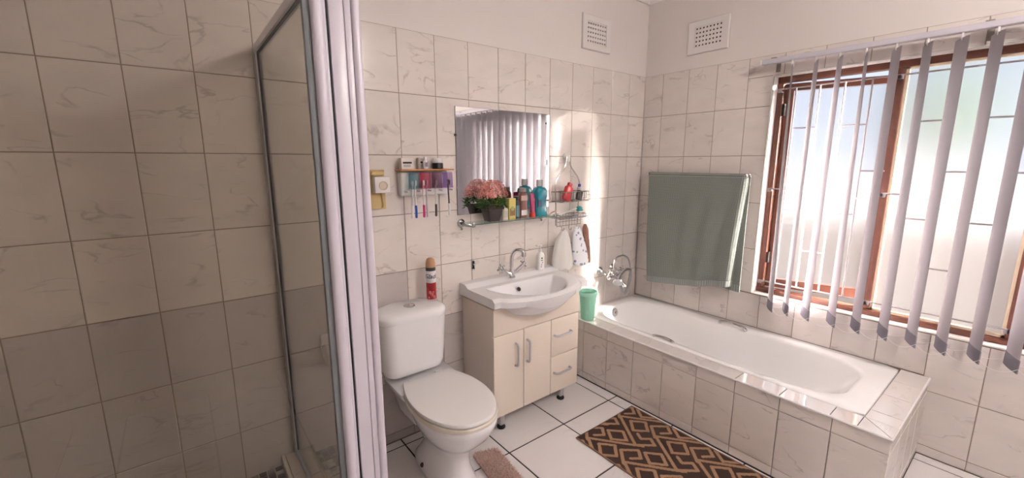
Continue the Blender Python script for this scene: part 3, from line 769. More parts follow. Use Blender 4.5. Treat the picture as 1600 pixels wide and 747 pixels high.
def cross_handle(root, c, d, L=.026):
    c = Vector(c); d = Vector(d).normalized(); u = d.cross(Vector((0, 0, 1))).normalized(); w_ = d.cross(u)
    h = MB(); h.lathe([(0, -.006), (.012, -.006), (.013, .008), (.009, .016), (0, .018)], c, 12, d)
    for a in (45, 135):
        v_ = u*math.cos(rad(a))+w_*math.sin(rad(a))
        h.tube([c-v_*L, c-v_*L*.55, c, c+v_*L*.55, c+v_*L], [.0065, .0042, .006, .0042, .0065], 8)
    build('cross_handle', h, CHROME, root)
def faucet():
    B = Vector((-1.392, -.098, .8315))
    root = thing('basin_tap', B, 'chrome two-handle basin tap with curved spout', 'tap')
    build('body', MB().lathe([(0, 0), (.023, 0), (.023, .006), (.018, .012), (.016, .045), (.014, .052), (0, .052)], B, 18), CHROME, root)
    for s in (-1, 1):
        e = B+Vector((s*.078, -.008, .066))
        build('arm', MB().tube([B+Vector((0, 0, .02)), B+Vector((s*.035, -.003, .034)), e], [.013, .012, .011], 10), CHROME, root)
        cross_handle(root, e+Vector((s*.008, 0, .006)), (s*.8, -.15, .55))
    sp = catmull([B+Vector((0, 0, .045)), B+Vector((0, 0, .10)), B+Vector((.004, -.006, .142)), B+Vector((.016, -.022, .166)), B+Vector((.034, -.044, .170)), B+Vector((.044, -.056, .160)), B+Vector((.046, -.058, .143))], 5)
    build('spout', MB().tube(sp, [.0125]*len(sp), 12), CHROME, root)
    build('aerator', MB().lathe([(0, 0), (.0145, 0), (.0145, .024), (0, .024)], sp[-1]-Vector((0, 0, .010)), 12), CHROME, root)
faucet()
def pump():
    B = (-1.128, -.062, .832)
    root = thing('soap_dispenser', B, 'white pump soap dispenser standing on the basin ledge', 'bottle')
    mb = MB(); rr = [rrect(B[0]-a, B[0]+a, B[1]-b, B[1]+b, r, B[2]+z, 4) for z, a, b, r in ((0, .024, .018, .010), (.004, .026, .020, .012), (.09, .026, .020, .012), (.105, .022, .017, .012), (.115, .011, .011, .0105), (.118, .010, .010, .0095))]
    mb.loft(rr); bo = build('bottle', mb, mat('white_soap_bottle', (.86, .85, .84), .3), root)
    build('pump_head', MB().lathe([(.012, 0), (.012, .014), (.005, .016), (.004, .036), (.012, .038), (.012, .045), (0, .046)], (B[0], B[1], B[2]+.117), 12).rbox((B[0]-.034, B[1]-.006, B[2]+.156), (B[0]+.004, B[1]+.006, B[2]+.165), .003), mat('white_soap_bottle', (.86, .85, .84), .3), root)
    lb = MB()
    for dx, dz, w_, h_ in ((-.008, .072, .012, .010), (-.010, .060, .016, .005)): lb.box((B[0]+dx, B[1]-.0206, B[2]+dz), (B[0]+dx+w_, B[1]-.0201, B[2]+dz+h_))
    build('label_mark', lb, mat('label_dark_green', (.08, .14, .09), .6), bo)
    lb = MB()
    for dx, dz, w_, h_ in ((-.004, .035, .010, .013), (.003, .048, .010, .008), (-.006, .022, .008, .006)): lb.sphere((B[0]+dx, B[1]-.020, B[2]+dz), .005, 8, 6, (1, .15, 1))
    build('label_print', lb, mat('label_lilac', (.45, .33, .55), .6), bo)
pump()
cl = thing('drain_plug_holder', (-1.605, 0, .900), 'small steel plug holder hung on the tile joint beside the basin', 'hook')
build('plate', MB().rbox((-1.619, -.006, .893), (-1.593, -.0005, .958), .0028), STEEL, cl)
build('slot', MB().rbox((-1.612, -.010, .903), (-1.600, -.005, .948), .004).rbox((-1.615, -.0085, .90), (-1.597, -.0055, .905), .001), BLACK, cl)
build('stud', MB().sphere((-1.606, -.012, .928), .005, 10, 6), CHROME, cl)

# ------------------------------------------------------------------ mirror and glass shelf
mir = thing('wall_mirror', (-1.356, 0, 1.222), 'frameless rectangular mirror above the glass shelf', 'mirror')
build('mirror_glass', MB().rbox((-1.704, -.0075, 1.226), (-1.009, -.0035, 1.818), .0012, 1), MIRROR, mir, smooth=False)
build('backing', MB().box((-1.7045, -.0036, 1.2255), (-1.0085, -.0005, 1.8185)), mat('mirror_edge', (.05, .06, .06), .5), mir, smooth=False)
for a, b in (((-1.045, -.010, 1.755), (-1.035, -.004, 1.766)), ((-1.715, -.010, 1.66), (-1.700, -.004, 1.672)), ((-1.03, -.010, 1.50), (-1.025, -.0072, 1.535))): build('clip', MB().rbox(a, b, .001), mat('dark_clip', (.06, .06, .06), .5), mir)
shelf = thing('glass_shelf', (-1.37, 0, 1.180), 'narrow glass shelf on chrome brackets below the mirror', 'shelf')
SZ = 1.187
build('shelf_pane', MB().rbox((-1.695, -.138, SZ-.006), (-1.035, -.022, SZ), .0015, 1), GLASS_S, shelf, smooth=False)
build('pane_edge', MB().box((-1.695, -.1386, SZ-.0055), (-1.035, -.1382, SZ-.0005)), mat('glass_edge_green', (.10, .20, .17), .2), shelf, smooth=False)
for x_ in (-1.682, -1.072):
    b_ = MB(); b_.lathe([(0, 0), (.024, 0), (.025, .005), (.018, .010), (.012, .012), (0, .012)], (x_, -.0005, 1.178), 18, (0, -1, 0))
    b_.tube(catmull([(x_, -.01, 1.178), (x_, -.05, 1.172), (x_, -.10, 1.175), (x_, -.135, 1.176)], 4), [.0075]*13, 10)
    b_.rbox((x_-.008, -.143, 1.172), (x_+.008, -.128, 1.195), .004)
    b_.sphere((x_, -.008, 1.145), .007, 8, 6)
    build('bracket', b_, mat('dark_chrome', (.40, .42, .42), .18, metal=1), shelf)

# ------------------------------------------------------------------ things on the glass shelf
def potted_plant():
    c = (-1.520, -.080, SZ)
    root = thing('potted_flower', c, 'coral artificial flowers in a dark square pot on the glass shelf', 'potted plant')
    DP = mat('dark_brown_pot', (.045, .03, .03), .45)
    p = MB(); sq = lambda h, z: rrect(c[0]-h, c[0]+h, c[1]-h*.85, c[1]+h*.85, .006, c[2]+z, 3)
    p.loft([sq(.036, 0), sq(.037, .002), sq(.050, .066), sq(.056, .068), sq(.057, .082), sq(.053, .083), sq(.050, .074)]); build('pot', p, DP, root, angle=40)
    lv = MB(); rnd = random.Random(3)
    for i in range(330):
        a = rnd.uniform(0, 6.283); r = .02+.070*rnd.random()**.6; z = rnd.uniform(.098, .155)
        q = Vector((c[0]+r*math.cos(a)*1.05, c[1]+r*math.sin(a)*.58, c[2]+z-.035*(r/.1)**2))
        d = Vector((math.cos(a), math.sin(a)*.6, rnd.uniform(-.5, .9))).normalized(); s = d.cross(Vector((rnd.uniform(-1, 1), rnd.uniform(-1, 1), 1))).normalized(); L = rnd.uniform(.014, .030)
        if q.y+d.y*L > -.012: continue
        lv.add([q-d*L*.3, q+s*.004, q+d*L, q-s*.004], [(0, 1, 2, 3)])
    o = build('leaves', lv, [mat('plant_green', (.05, .14, .025), .6)], root, smooth=False); o['kind'] = 'stuff'
    lv = MB()
    for i in range(90):
        a = rnd.uniform(0, 6.283); r = .045+.045*rnd.random(); z = rnd.uniform(.088, .14)
        q = Vector((c[0]+r*math.cos(a)*1.05, c[1]+r*math.sin(a)*.55, c[2]+z)); d = Vector((math.cos(a), math.sin(a)*.6, rnd.uniform(-.3, .9))).normalized(); s = d.cross(Vector((0, 0, 1))).normalized(); L = rnd.uniform(.012, .024)
        if q.y+d.y*L > -.012: continue
        lv.add([q, q+s*.003+d*L*.4, q+d*L, q-s*.003+d*L*.4], [(0, 1, 2, 3)])
    o = build('light_leaves', lv, mat('plant_light_green', (.20, .36, .08), .6), root, smooth=False); o['kind'] = 'stuff'
    fl = MB()
    for i in range(760):
        a = rnd.uniform(0, 6.283); ph = math.acos(rnd.uniform(-.05, 1)); k_ = rnd.uniform(.72, 1)
        q = Vector((c[0]+.008+.098*k_*math.sin(ph)*math.cos(a), c[1]+.055*k_*math.sin(ph)*math.sin(a), c[2]+.138+.098*k_*math.cos(ph)))
        if q.y > -.018: continue
        n_ = (q-Vector((c[0], c[1], c[2]+.12))).normalized(); u = n_.orthogonal().normalized(); w_ = n_.cross(u); s = rnd.uniform(.006, .0095); tw = rnd.uniform(0, 3)
        for t in range(4):
            an = tw+t*math.pi/2; e = u*math.cos(an)+w_*math.sin(an); g = u*math.cos(an+.5)+w_*math.sin(an+.5); h_ = u*math.cos(an-.5)+w_*math.sin(an-.5)
            fl.cur = rnd.randrange(3); fl.add([q, q+g*s*.7+n_*.002, q+e*s+n_*.004, q+h_*s*.7+n_*.002], [(0, 1, 2, 3)])
    o = build('flower_heads', fl, [mat('coral_petal', (.92, .40, .33), .7), mat('pale_coral_petal', (.95, .58, .48), .7), mat('deep_coral_petal', (.80, .24, .26), .7)], root, smooth=False); o['kind'] = 'stuff'
potted_plant()
def squeeze(name, x, y, z, w_, d_, h, capr, caph, m, mc, label, cat='bottle', capdown=False, band=None, waist=0):
    root = thing(name, (x, y, z), label, cat)
    b = MB(); prof = [(0, .94), (.004, 1), (h*.25, 1-waist*.5), (h*.5, 1-waist), (h*.8, 1), (h*.9, .92), (h*.97, .55), (h, .45)]
    z0 = z+(caph if capdown else 0)
    if capdown: prof = [(0, .72), (.003, .8), (h*.3, .9), (h*.7, 1), (h*.97, 1.02), (h, 1.02)]
    rr = []
    for dz, k in prof:
        kd = k if not capdown else max(.12, 1-dz/h*.95)
        rr.append(rrect(x-w_/2*k, x+w_/2*k, y-d_/2*(kd if capdown else k), y+d_/2*(kd if capdown else k), min(w_*k, d_*(kd if capdown else k))*.42, z0+dz, 5))
    b.loft(rr); bo = build('body', b, m, root, angle=45)
    c_ = MB(); zc = z if capdown else z+h-.002
    c_.lathe([(0, 0), (capr, 0), (capr, caph*.9), (capr*.9, caph), (0, caph)], (x, y, zc), 16); build('cap', c_, mc, root)
    if band:
        q = MB(); q.rbox((x-w_*.36, y-d_/2-.0012, z0+h*band[0]), (x+w_*.36, y-d_/2+.0006, z0+h*band[1]), .0008, 1); build('label', q, band[2], bo)
    return root
WP = mat('white_cap', (.82, .80, .79), .35)
sb = squeeze('small_lotion_bottle', -1.432, -.085, SZ, .040, .026, .070, .010, .012, mat('beige_bottle', (.70, .62, .52), .4), WP, 'small cream lotion bottle beside the flower pot on the shelf', band=(.2, .75, mat('faded_label', (.55, .55, .50), .6)))
bx = thing('yellow_box', (-1.385, -.08, SZ), 'yellow and green carton on the glass shelf between lotion bottle and dark bottle', 'box')
build('carton', MB().rbox((-1.410, -.100, SZ), (-1.360, -.062, SZ+.122), .0015, 1), mat('yellow_carton', (.62, .52, .16), .5), bx, smooth=False)
build('panel', MB().rbox((-1.404, -.1012, SZ+.02), (-1.366, -.0998, SZ+.065), .0005, 1), mat('brown_print', (.20, .10, .04), .5), bx, smooth=False)
build('print_patch', MB().sphere((-1.385, -.1008, SZ+.062), .015, 12, 8, (1, .06, 1)), mat('green_print', (.30, .34, .10), .5), bx)
squeeze('dark_bottle', -1.344, -.085, SZ, .036, .030, .112, .016, .022, mat('black_teal_bottle', (.015, .03, .04), .3), mat('black_cap', (.012, .012, .014), .4), 'slim black bottle with teal label on the glass shelf', band=(.1, .7, mat('teal_label', (.10, .22, .26), .5)))
bb = squeeze('brown_bottle', -1.297, -.085, SZ, .060, .036, .160, .020, .022, mat('brown_plastic', (.20, .075, .06), .35), mat('grey_cap', (.42, .36, .35), .4), 'large brown bottle with white panel on the glass shelf', band=(.10, .30, WP))
build('label', MB().rbox((-1.322, -.1042, SZ+.105), (-1.272, -.1028, SZ+.135), .0005, 1), mat('pinkish_label', (.50, .36, .34), .5), bb)
squeeze('purple_tube', -1.220, -.088, SZ, .042, .030, .118, .019, .026, mat('purple_red_tube', (.28, .02, .10), .35), mat('red_cap', (.60, .05, .03), .35), 'purple tube standing on its red cap beside the blue mouthwash', 'tube', capdown=True)
def mouthwash():
    x, y, z = -1.155, -.080, SZ
    root = thing('mouthwash_bottle', (x, y, z), 'blue mouthwash bottle with clear cap on the glass shelf', 'bottle')
    prof = [(0, .92), (.005, 1), (.045, 1), (.055, .90), (.105, .90), (.118, 1), (.150, 1), (.165, .93), (.176, .70), (.181, .34), (.186, .32)]
    b = MB(); b.loft([rrect(x-.050*k, x+.050*k, y-.030*k, y+.030*k, .022*k, z+dz, 5) for dz, k in prof])
    BL = mat('blue_mouthwash', (.01, .30, .40), .12, trans=.35, coat=.4)
    bo = build('body', b, BL, root, angle=50)
    build('label', MB().rbox((x-.036, y-.0315, z+.058), (x-.004, y-.026, z+.104), .001, 1), mat('navy_label', (.03, .07, .16), .4), bo)
    build('cap', MB().lathe([(.021, 0), (.021, .034), (.018, .040), (0, .040)], (x, y, z+.185), 16), mat('clear_cap', (.75, .78, .76), .15, trans=.5), root)
mouthwash()
rz = thing('razor', (-1.055, -.10, SZ), 'pink and white razor lying at the end of the glass shelf', 'razor')
build('razor_handle', MB().tube(catmull([(-1.100, -.12, SZ+.010), (-1.060, -.10, SZ+.016), (-1.02, -.085, SZ+.018)], 5), [.005]*4+[.006]*4+[.005]*3, 8), mat('dusty_pink', (.62, .36, .32), .4), rz)
build('razor_head', MB().rbox((-1.115, -.142, SZ+.001), (-1.100, -.100, SZ+.013), .003), mat('razor_white', (.75, .70, .66), .4), rz)

# ------------------------------------------------------------------ toothbrush rack
def rack():
    root = thing('toothbrush_rack', (-1.915, 0, 1.38), 'white wall rack with wooden top and four hanging tinted cups', 'toothbrush holder')
    build('top_board', MB().rbox((-2.062, -.080, 1.478), (-1.762, -.001, 1.486), .003), mat('bamboo_board', (.55, .27, .10), .5, var=(30, .2)), root)
    build('back_body', MB().rbox((-2.050, -.045, 1.352), (-1.778, -.001, 1.478), .010, 3), mat('rack_white_plastic', (.80, .79, .79), .35), root)
    cols = [('sea_green', (.80, .90, .92)), ('rose', (.94, .70, .76)), ('mauve_brown', (.82, .74, .78)), ('violet', (.84, .78, .90))]
    for (n_, c_), x_ in zip(cols, (-1.994, -1.932, -1.868, -1.804)):
        m_ = MATS.get('cup_'+n_)
        if not m_:
            m_ = clear_glass('cup_'+n_, c_); MATS['cup_'+n_] = m_
        b = MB(); ring = lambda r, z: [(x_+r*math.cos(2*math.pi*k/20), -.078+r*math.sin(2*math.pi*k/20), z) for k in range(20)]
        b.loft([ring(.0235, 1.472), ring(.0265, 1.470), ring(.029, 1.388), ring(.0275, 1.388), ring(.025, 1.466)], True, True)
        build('cup', b, m_, root, angle=50)
    for x_ in (-2.030, -1.962, -1.900, -1.836, -1.774): build('hook_prong', MB().rbox((x_-.004, -.085, 1.372), (x_+.004, -.040, 1.380), .002), mat('rack_white_plastic', (.80, .79, .79), .35), root)
    return root
rack()
def brush(x, tip, col_, col2, label, lean=0.0):
    root = thing('toothbrush', (x, -.078, 1.24), label, 'toothbrush', 'toothbrushes in the rack')
    y = -.086
    pts = catmull([(x+lean*.2, y, 1.243), (x+lean*.3, y-.002, 1.275), (x+lean*.5, y-.001, 1.315), (x+lean*.8, y, 1.36), (x+lean, y, 1.405)], 5)
    n_ = len(pts); h = MB(); k = int(n_*.45)
    h.tube(pts[:k+1], [.0045]+[.0062]*(k-1)+[.0058], 8); build('grip', h, mat('brush_'+col_[0], col_[1], .4), root)
    h = MB(); h.tube(pts[k:], [.0056]+[.0042]*(n_-k-2)+[.0048], 8); build('neck', h, mat('brush_'+col2[0], col2[1], .4), root)
    build('brush_head', MB().rbox((x+lean-.0055, y-.004, 1.402), (x+lean+.0055, y+.003, 1.432), .002).rbox((x+lean-.005, y-.013, 1.405), (x+lean+.005, y-.004, 1.430), .001), mat('brush_'+col2[0], col2[1], .4), root)
BW = ('white', (.78, .76, .75)); 
brush(-2.016, 0, ('white', (.78, .76, .75)), ('pale_grey', (.60, .60, .62)), 'plain white toothbrush hanging under the sea-green cup', .006)
brush(-1.992, 0, ('blue', (.02, .09, .42)), BW, 'blue and white toothbrush hanging under the sea-green cup', -.004)
brush(-1.950, 0, ('magenta', (.62, .03, .20)), BW, 'magenta and white toothbrush hanging under the rose cup', .0)
brush(-1.930, 0, ('pale_grey', (.60, .60, .62)), ('pale_grey', (.60, .60, .62)), 'pale grey toothbrush hanging under the rose cup', -.002)
brush(-1.882, 0, ('dark_taupe', (.07, .055, .06)), BW, 'dark grey toothbrush hanging under the brown cup', .002)
brush(-1.802, 0, ('white', (.78, .76, .75)), ('dark_taupe', (.07, .055, .06)), 'white toothbrush with dark neck hanging under the violet cup', -.004)
def carton(x0, x1, y0, y1, z, h, label):
    root = thing('small_carton', ((x0+x1)/2, (y0+y1)/2, z), label, 'box')
    bo = build('carton', MB().rbox((x0, y0, z), (x1, y1, z+h), .0012, 1), mat('pinkish_white_card', (.74, .68, .66), .5), root, smooth=False)
    q = MB(); q.box((x0+.008, y0-.0006, z+h*.50), (x1-.010, y0+.0002, z+h*.66)); build('brand_strip', q, mat('ink_black', (.03, .03, .035), .6), root, smooth=False)
    q = MB()
    for k in (.34, .22): q.box((x0+.010, y0-.0006, z+h*k), (x1-.016, y0+.0002, z+h*(k+.06)))
    build('print_line', q, mat('ink_grey', (.25, .25, .27), .6), root, smooth=False)
carton(-2.050, -1.985, -.062, -.030, 1.486, .055, 'white printed carton alone at the end of the toothbrush rack')
carton(-1.940, -1.880, -.030, -.008, 1.486, .058, 'white printed carton standing behind the white tube on the rack')
tb = thing('white_tube', (-1.918, -.055, 1.486), 'small white tube standing in front of a carton on the rack', 'tube')
build('tube_body', MB().lathe([(.011, 0), (.013, .004), (.013, .030), (.010, .040), (.006, .044), (0, .044)], (-1.918, -.055, 1.486), 14), mat('tube_white', (.80, .78, .80), .35), tb)
build('tube_cap', MB().lathe([(.007, 0), (.007, .016), (.005, .019), (0, .019)], (-1.918, -.055, 1.529), 12), mat('tube_white', (.80, .78, .80), .35), tb)
build('label', MB().rbox((-1.926, -.0690, 1.498), (-1.910, -.0675, 1.520), .0006, 1), mat('tube_purple', (.28, .24, .34), .5), tb)
jr = thing('black_jar', (-1.842, -.045, 1.486), 'black jar with white lid at the end of the rack', 'jar')
build('jar_body', MB().lathe([(.026, 0), (.029, .003), (.029, .026), (.026, .032), (0, .032)], (-1.842, -.045, 1.486), 18), mat('black_jar', (.015, .014, .016), .35), jr)
build('jar_lid', MB().lathe([(.027, 0), (.027, .018), (.024, .024), (0, .025)], (-1.842, -.045, 1.517), 18), mat('tube_white', (.80, .78, .80), .35), jr)

# ------------------------------------------------------------------ soap holder beside the shower post
sd = thing('soap_holder', (-2.15, 0, 1.29), 'white oval-windowed holder on a yellow plastic backing beside the shower post', 'soap holder')
YEL = mat('yellowed_plastic', (.66, .50, .24), .5)
build('backing', MB().rbox((-2.196, -.010, 1.292), (-2.118, -.0005, 1.485), .003).rbox((-2.190, -.030, 1.458), (-2.124, -.008, 1.478), .008, 3), YEL, sd)
hb = MB(); hb.rbox((-2.184, -.052, 1.374), (-2.108, -.010, 1.452), .004); build('holder_box', hb, mat('holder_white', (.84, .80, .79), .4), sd)
ov = MB(); ov.lathe([(.017, 0), (.022, 0), (.022, .003), (.017, .003), (.016, .001)], (-2.143, -.0515, 1.409), 20, (0, -1, 0)); build('oval_rim', ov, mat('holder_rim', (.62, .50, .38), .5), sd)
build('oval_window', MB().lathe([(0, 0), (.0175, 0), (.0175, .0012), (0, .0012)], (-2.143, -.0515, 1.409), 20, (0, -1, 0)), mat('oval_beige', (.66, .57, .48), .5), sd)
build('strap', MB().tube(catmull([(-2.142, -.014, 1.376), (-2.140, -.018, 1.345), (-2.136, -.016, 1.315), (-2.138, -.012, 1.300)], 4), .0045, 6), mat('strap_ochre', (.52, .37, .16), .5), sd)
# paper holder seen through the shower glass
tp = thing('paper_holder', (-2.43, 0, .57), 'white toilet paper holder on the wall behind the shower post', 'paper holder')
build('mount', MB().rbox((-2.478, -.030, .66), (-2.36, -.0005, .72), .008, 3), CERAMIC, tp)
build('roll', MB().lathe([(.018, -.05), (.048, -.05), (.050, -.046), (.050, .046), (.048, .05), (.018, .05)], (-2.42, -.060, .635), 22, (1, 0, 0)), mat('tissue', (.80, .77, .74), .9), tp)
build('spindle', MB().tube([(-2.485, -.060, .635), (-2.355, -.060, .635)], .008, 10).tube([(-2.482, -.06, .635), (-2.476, -.02, .67)], .006, 8), CHROME, tp)

# ------------------------------------------------------------------ air freshener can
def can():
    x, y, z = -1.925, -.085, .7935
    root = thing('air_freshener', (x, y, z), 'white and red air freshener spray can with tan cap on the cistern', 'spray can')
    r = .0262
    build('can_body', MB().lathe([(.024, 0), (r, .004), (r, .012)], (x, y, z), 24), mat('tin_rim', (.75, .73, .72), .3, metal=.6), root)
    build('red_band', MB().lathe([(r, 0), (r, .090)], (x, y, z+.012), 24), mat('red_label', (.42, .025, .035), .35, var=(60, .7)), root)
    build('white_band', MB().lathe([(r, 0), (r, .064)], (x, y, z+.102), 24), mat('white_label', (.80, .77, .76), .35), root)
    build('dark_band', MB().lathe([(r, 0), (r, .016), (r*.96, .020)], (x, y, z+.166), 24), mat('dark_label', (.06, .055, .06), .4), root)
    build('cap', MB().lathe([(r*.98, 0), (r, .003), (r*.97, .022), (r*.78, .042), (r*.5, .049), (0, .051)], (x, y, z+.184), 24), mat('tan_cap', (.56, .31, .17), .35), root)
    # lettering wrapped on the label, facing the camera
    cu = bpy.data.curves.new('lettering', 'FONT'); cu.body = 'Glade'; cu.size = .034; cu.align_x = 'CENTER'; cu.shear = .35; cu.offset = .0006
    to = bpy.data.objects.new('lettering_tmp', cu); col.objects.link(to)
    dg = bpy.context.evaluated_depsgraph_get(); me = bpy.data.meshes.new_from_object(to.evaluated_get(dg)); bpy.data.objects.remove(to)
    d = Vector((CAM.x-x, CAM.y-y, 0)).normalized(); a0 = math.atan2(d.y, d.x)
    mb = MB(); vs_ = []
    for v in me.vertices:
        a = a0+v.co.x/r; rr = r+.0006; vs_.append((x+rr*math.cos(a), y+rr*math.sin(a), z+.126+v.co.y))
    mb.add(vs_, [tuple(p.vertices) for p in me.polygons]); bpy.data.meshes.remove(me)
    build('lettering', mb, mat('navy_lettering', (.02, .03, .10), .5), root, smooth=False)
    q = MB()
    for k in range(6):
        a = a0+lerp(-.5, .55, k/5); q.sphere((x+(r-.001)*math.cos(a), y+(r-.001)*math.sin(a), z+.022+.030*abs(math.sin(k*1.9))), .010, 8, 6, (.8, .8, 1.0) if k % 2 else (.5, .5, .7))
    build('berry_print', q, mat('pale_red_print', (.62, .16, .16), .4), root)
can()

# ------------------------------------------------------------------ shower caddy with hanging bags
def wire(root, pts, r=.0021, name='wire', closed=False, smooth=0):
    r *= 1.3
    if smooth: pts = catmull(pts, smooth)
    return build(name, MB().tube(pts, r, 6, closed=closed), STEEL, root)
def caddy():
    root = thing('wire_caddy', (-.85, 0, 1.06), 'steel wire shower caddy hanging on the wall beside the mirror', 'caddy')
    y = -.030
    wire(root, [(-.960, y, 1.10), (-.966, y, 1.28), (-.972, y, 1.37), (-.945, y, 1.425), (-.885, y, 1.49), (-.872, y, 1.545), (-.857, y, 1.562), (-.842, y, 1.545), (-.830, y, 1.49), (-.768, y, 1.425), (-.742, y, 1.37), (-.746, y, 1.28), (-.752, y, 1.10)], .0034, 'hanger_wire', smooth=4)
    build('hanger_grip', MB().rbox((-.872, y-.008, 1.520), (-.842, y+.008, 1.566), .006, 3), mat('grip_white', (.82, .80, .78), .4), root)
    build('wall_hook', MB().lathe([(0, 0), (.022, 0), (.020, .006), (.008, .010), (.006, .024), (0, .024)], (-.857, -.0005, 1.556), 14, (0, -1, 0)), mat('grip_white', (.82, .80, .78), .4), root)
    def basket(x0, x1, yb, yf, z0, z1, n, nm):
        b = None
        for z in (z0, z1): wire(root, [(x0, yb, z), (x1, yb, z), (x1, yf, z), (x0, yf, z)], .0022, 'basket_rim', closed=True)
        for i in range(n+1):
            x = lerp(x0, x1, i/n); wire(root, [(x, yb, z1), (x, yb, z0), (x, yf, z0), (x, yf, z1)], .0015, 'basket_wire')
        wire(root, [(x0, (yb+yf)/2, z0), (x1, (yb+yf)/2, z0)], .0015, 'basket_wire')
    basket(-.990, -.735, -.012, -.112, 1.262, 1.325, 6, 'upper')
    wire(root, [(-.735, -.06, 1.318), (-.70, -.06, 1.318), (-.70, -.06, 1.275), (-.735, -.06, 1.275)], .0018, 'side_hook')
    wire(root, [(-.735, -.10, 1.300), (-.705, -.10, 1.300), (-.705, -.10, 1.268), (-.735, -.10, 1.268)], .0018, 'side_hook')
    basket(-.985, -.745, -.012, -.100, 1.150, 1.172, 9, 'lower')
    wire(root, [(-.745, -.05, 1.172), (-.700, -.05, 1.172)], .0018, 'side_hook'); wire(root, [(-.745, -.08, 1.150), (-.700, -.08, 1.150)], .0018, 'side_hook')
    for z in (1.125, 1.098): wire(root, [(-.975, -.055, z), (-.750, -.055, z)], .0016, 'grid_wire')
    for i in range(9): x = lerp(-.975, -.750, i/8); wire(root, [(x, -.055, 1.150), (x, -.055, 1.092)], .0014, 'grid_wire')
    for x in (-.935, -.865, -.79): wire(root, [(x, -.055, 1.098), (x, -.058, 1.075), (x, -.075, 1.068), (x, -.082, 1.085)], .0018, 'hook', smooth=3)
caddy()
def tilted_bottle(name, base, top, w_, d_, m, mc, label):
    B, T = Vector(base), Vector(top); ax = (T-B); L = ax.length; a = ax.normalized(); u = a.cross(Vector((0, 1, 0))).normalized(); v_ = a.cross(u)
    root = thing(name, base, label, 'bottle')
    def ring(t, k): return [tuple(B+a*(L*t)+u*(px_*k)+v_*(py_*k)) for px_, py_, _ in rrect(-w_/2, w_/2, -d_/2, d_/2, d_*.42, 0, 5)]
    b = MB(); b.loft([ring(0, .9), ring(.02, 1), ring(.70, 1), ring(.78, .85), ring(.82, .5)]); build('body', b, m, root, angle=45)
    c_ = MB(); c_.loft([ring(.815, .56), ring(.82, .6), ring(.97, .58), ring(1, .45)]); build('cap', c_, mc, root, angle=45)
tilted_bottle('red_bottle', (-.905, -.062, 1.267), (-.862, -.060, 1.382), .066, .034, mat('red_plastic', (.62, .025, .03), .3), mat('red_plastic_cap', (.50, .02, .03), .3), 'tilted red bottle in the upper basket of the caddy')
tilted_bottle('black_bottle', (-.815, -.090, 1.267), (-.790, -.088, 1.345), .050, .030, mat('black_plastic', (.02, .02, .025), .35), mat('grey_white_cap', (.55, .53, .52), .4), 'black bottle lying against the red one in the caddy')
tilted_bottle('blue_cap_can', (-.763, -.050, 1.267), (-.762, -.050, 1.372), .034, .034, mat('silver_can', (.50, .49, .52), .3, metal=.6), mat('blue_cap', (.05, .05, .45), .35), 'silver can with blue cap in the upper basket of the caddy')
br = thing('bath_brush', (-.84, -.06, 1.176), 'white handled brush with teal head on the caddy middle tray', 'brush')
build('brush_handle', MB().tube(catmull([(-.965, -.06, 1.178), (-.90, -.06, 1.186), (-.83, -.06, 1.200), (-.79, -.06, 1.206)], 4), [.005]*6+[.006]*7, 8), mat('brush_white', (.72, .70, .68), .4), br)
build('brush_head', MB().sphere((-.772, -.062, 1.206), .022, 14, 8, (1.25, .8, .75)).rbox((-.792, -.078, 1.188), (-.748, -.050, 1.200), .004), mat('teal_plastic', (.01, .26, .25), .4), br)
cb = thing('comb', (-.80, -.09, 1.152), 'slim lilac and white comb lying on the caddy lower tray', 'comb')
build('comb_back', MB().rbox((-.87, -.098, 1.152), (-.735, -.088, 1.160), .002), mat('comb_lilac', (.45, .40, .55), .4), cb)
def cloth_bag(name, prof, y, thick, m, label, wob=.006, cat='bag', n=28):
    """prof: list of (z, x0, x1) from the top down; a soft bag with folds"""
    rnd = random.Random(len(label)); base = ((prof[-1][1]+prof[-1][2])/2, y, prof[-1][0])
    mb = MB(); rings = []; ph = rnd.uniform(0, 6)
    P = [(Vector((z, a, b))) for z, a, b in prof]; P = catmull(P, 5)
    for i, q in enumerate(P):
        z, a, b = q; t = i/(len(P)-1); th = thick*(.25+.75*math.sin(math.pi*min(1, t*1.0)*.62)); r = []
        for k in range(n):
            an = 2*math.pi*k/n; c_, s_ = math.cos(an), math.sin(an)
            w_ = 1+wob*8*math.sin(an*7+ph+t*2)*(.4+.6*(1-t))
            r.append((lerp(a, b, .5+.5*c_), min(-.004, y+s_*th*w_), z+wob*.6*math.sin(an*3+ph)*t))
        rings.append(r)
    mb.loft(rings); return build(name, mb, m, base=base, angle=70, label=label, cat=cat)
cloth_bag('white_bag', [(1.070, -.935, -.895), (1.05, -.950, -.880), (1.005, -.985, -.862), (.93, -1.006, -.842), (.86, -1.018, -.826), (.815, -1.012, -.832), (.797, -.985, -.862)], -.062, .034, cloth_mat('white_plastic_bag', (.90, .89, .87), (.9, .88, .85), .35), 'crumpled white plastic bag hanging from the caddy', .022)
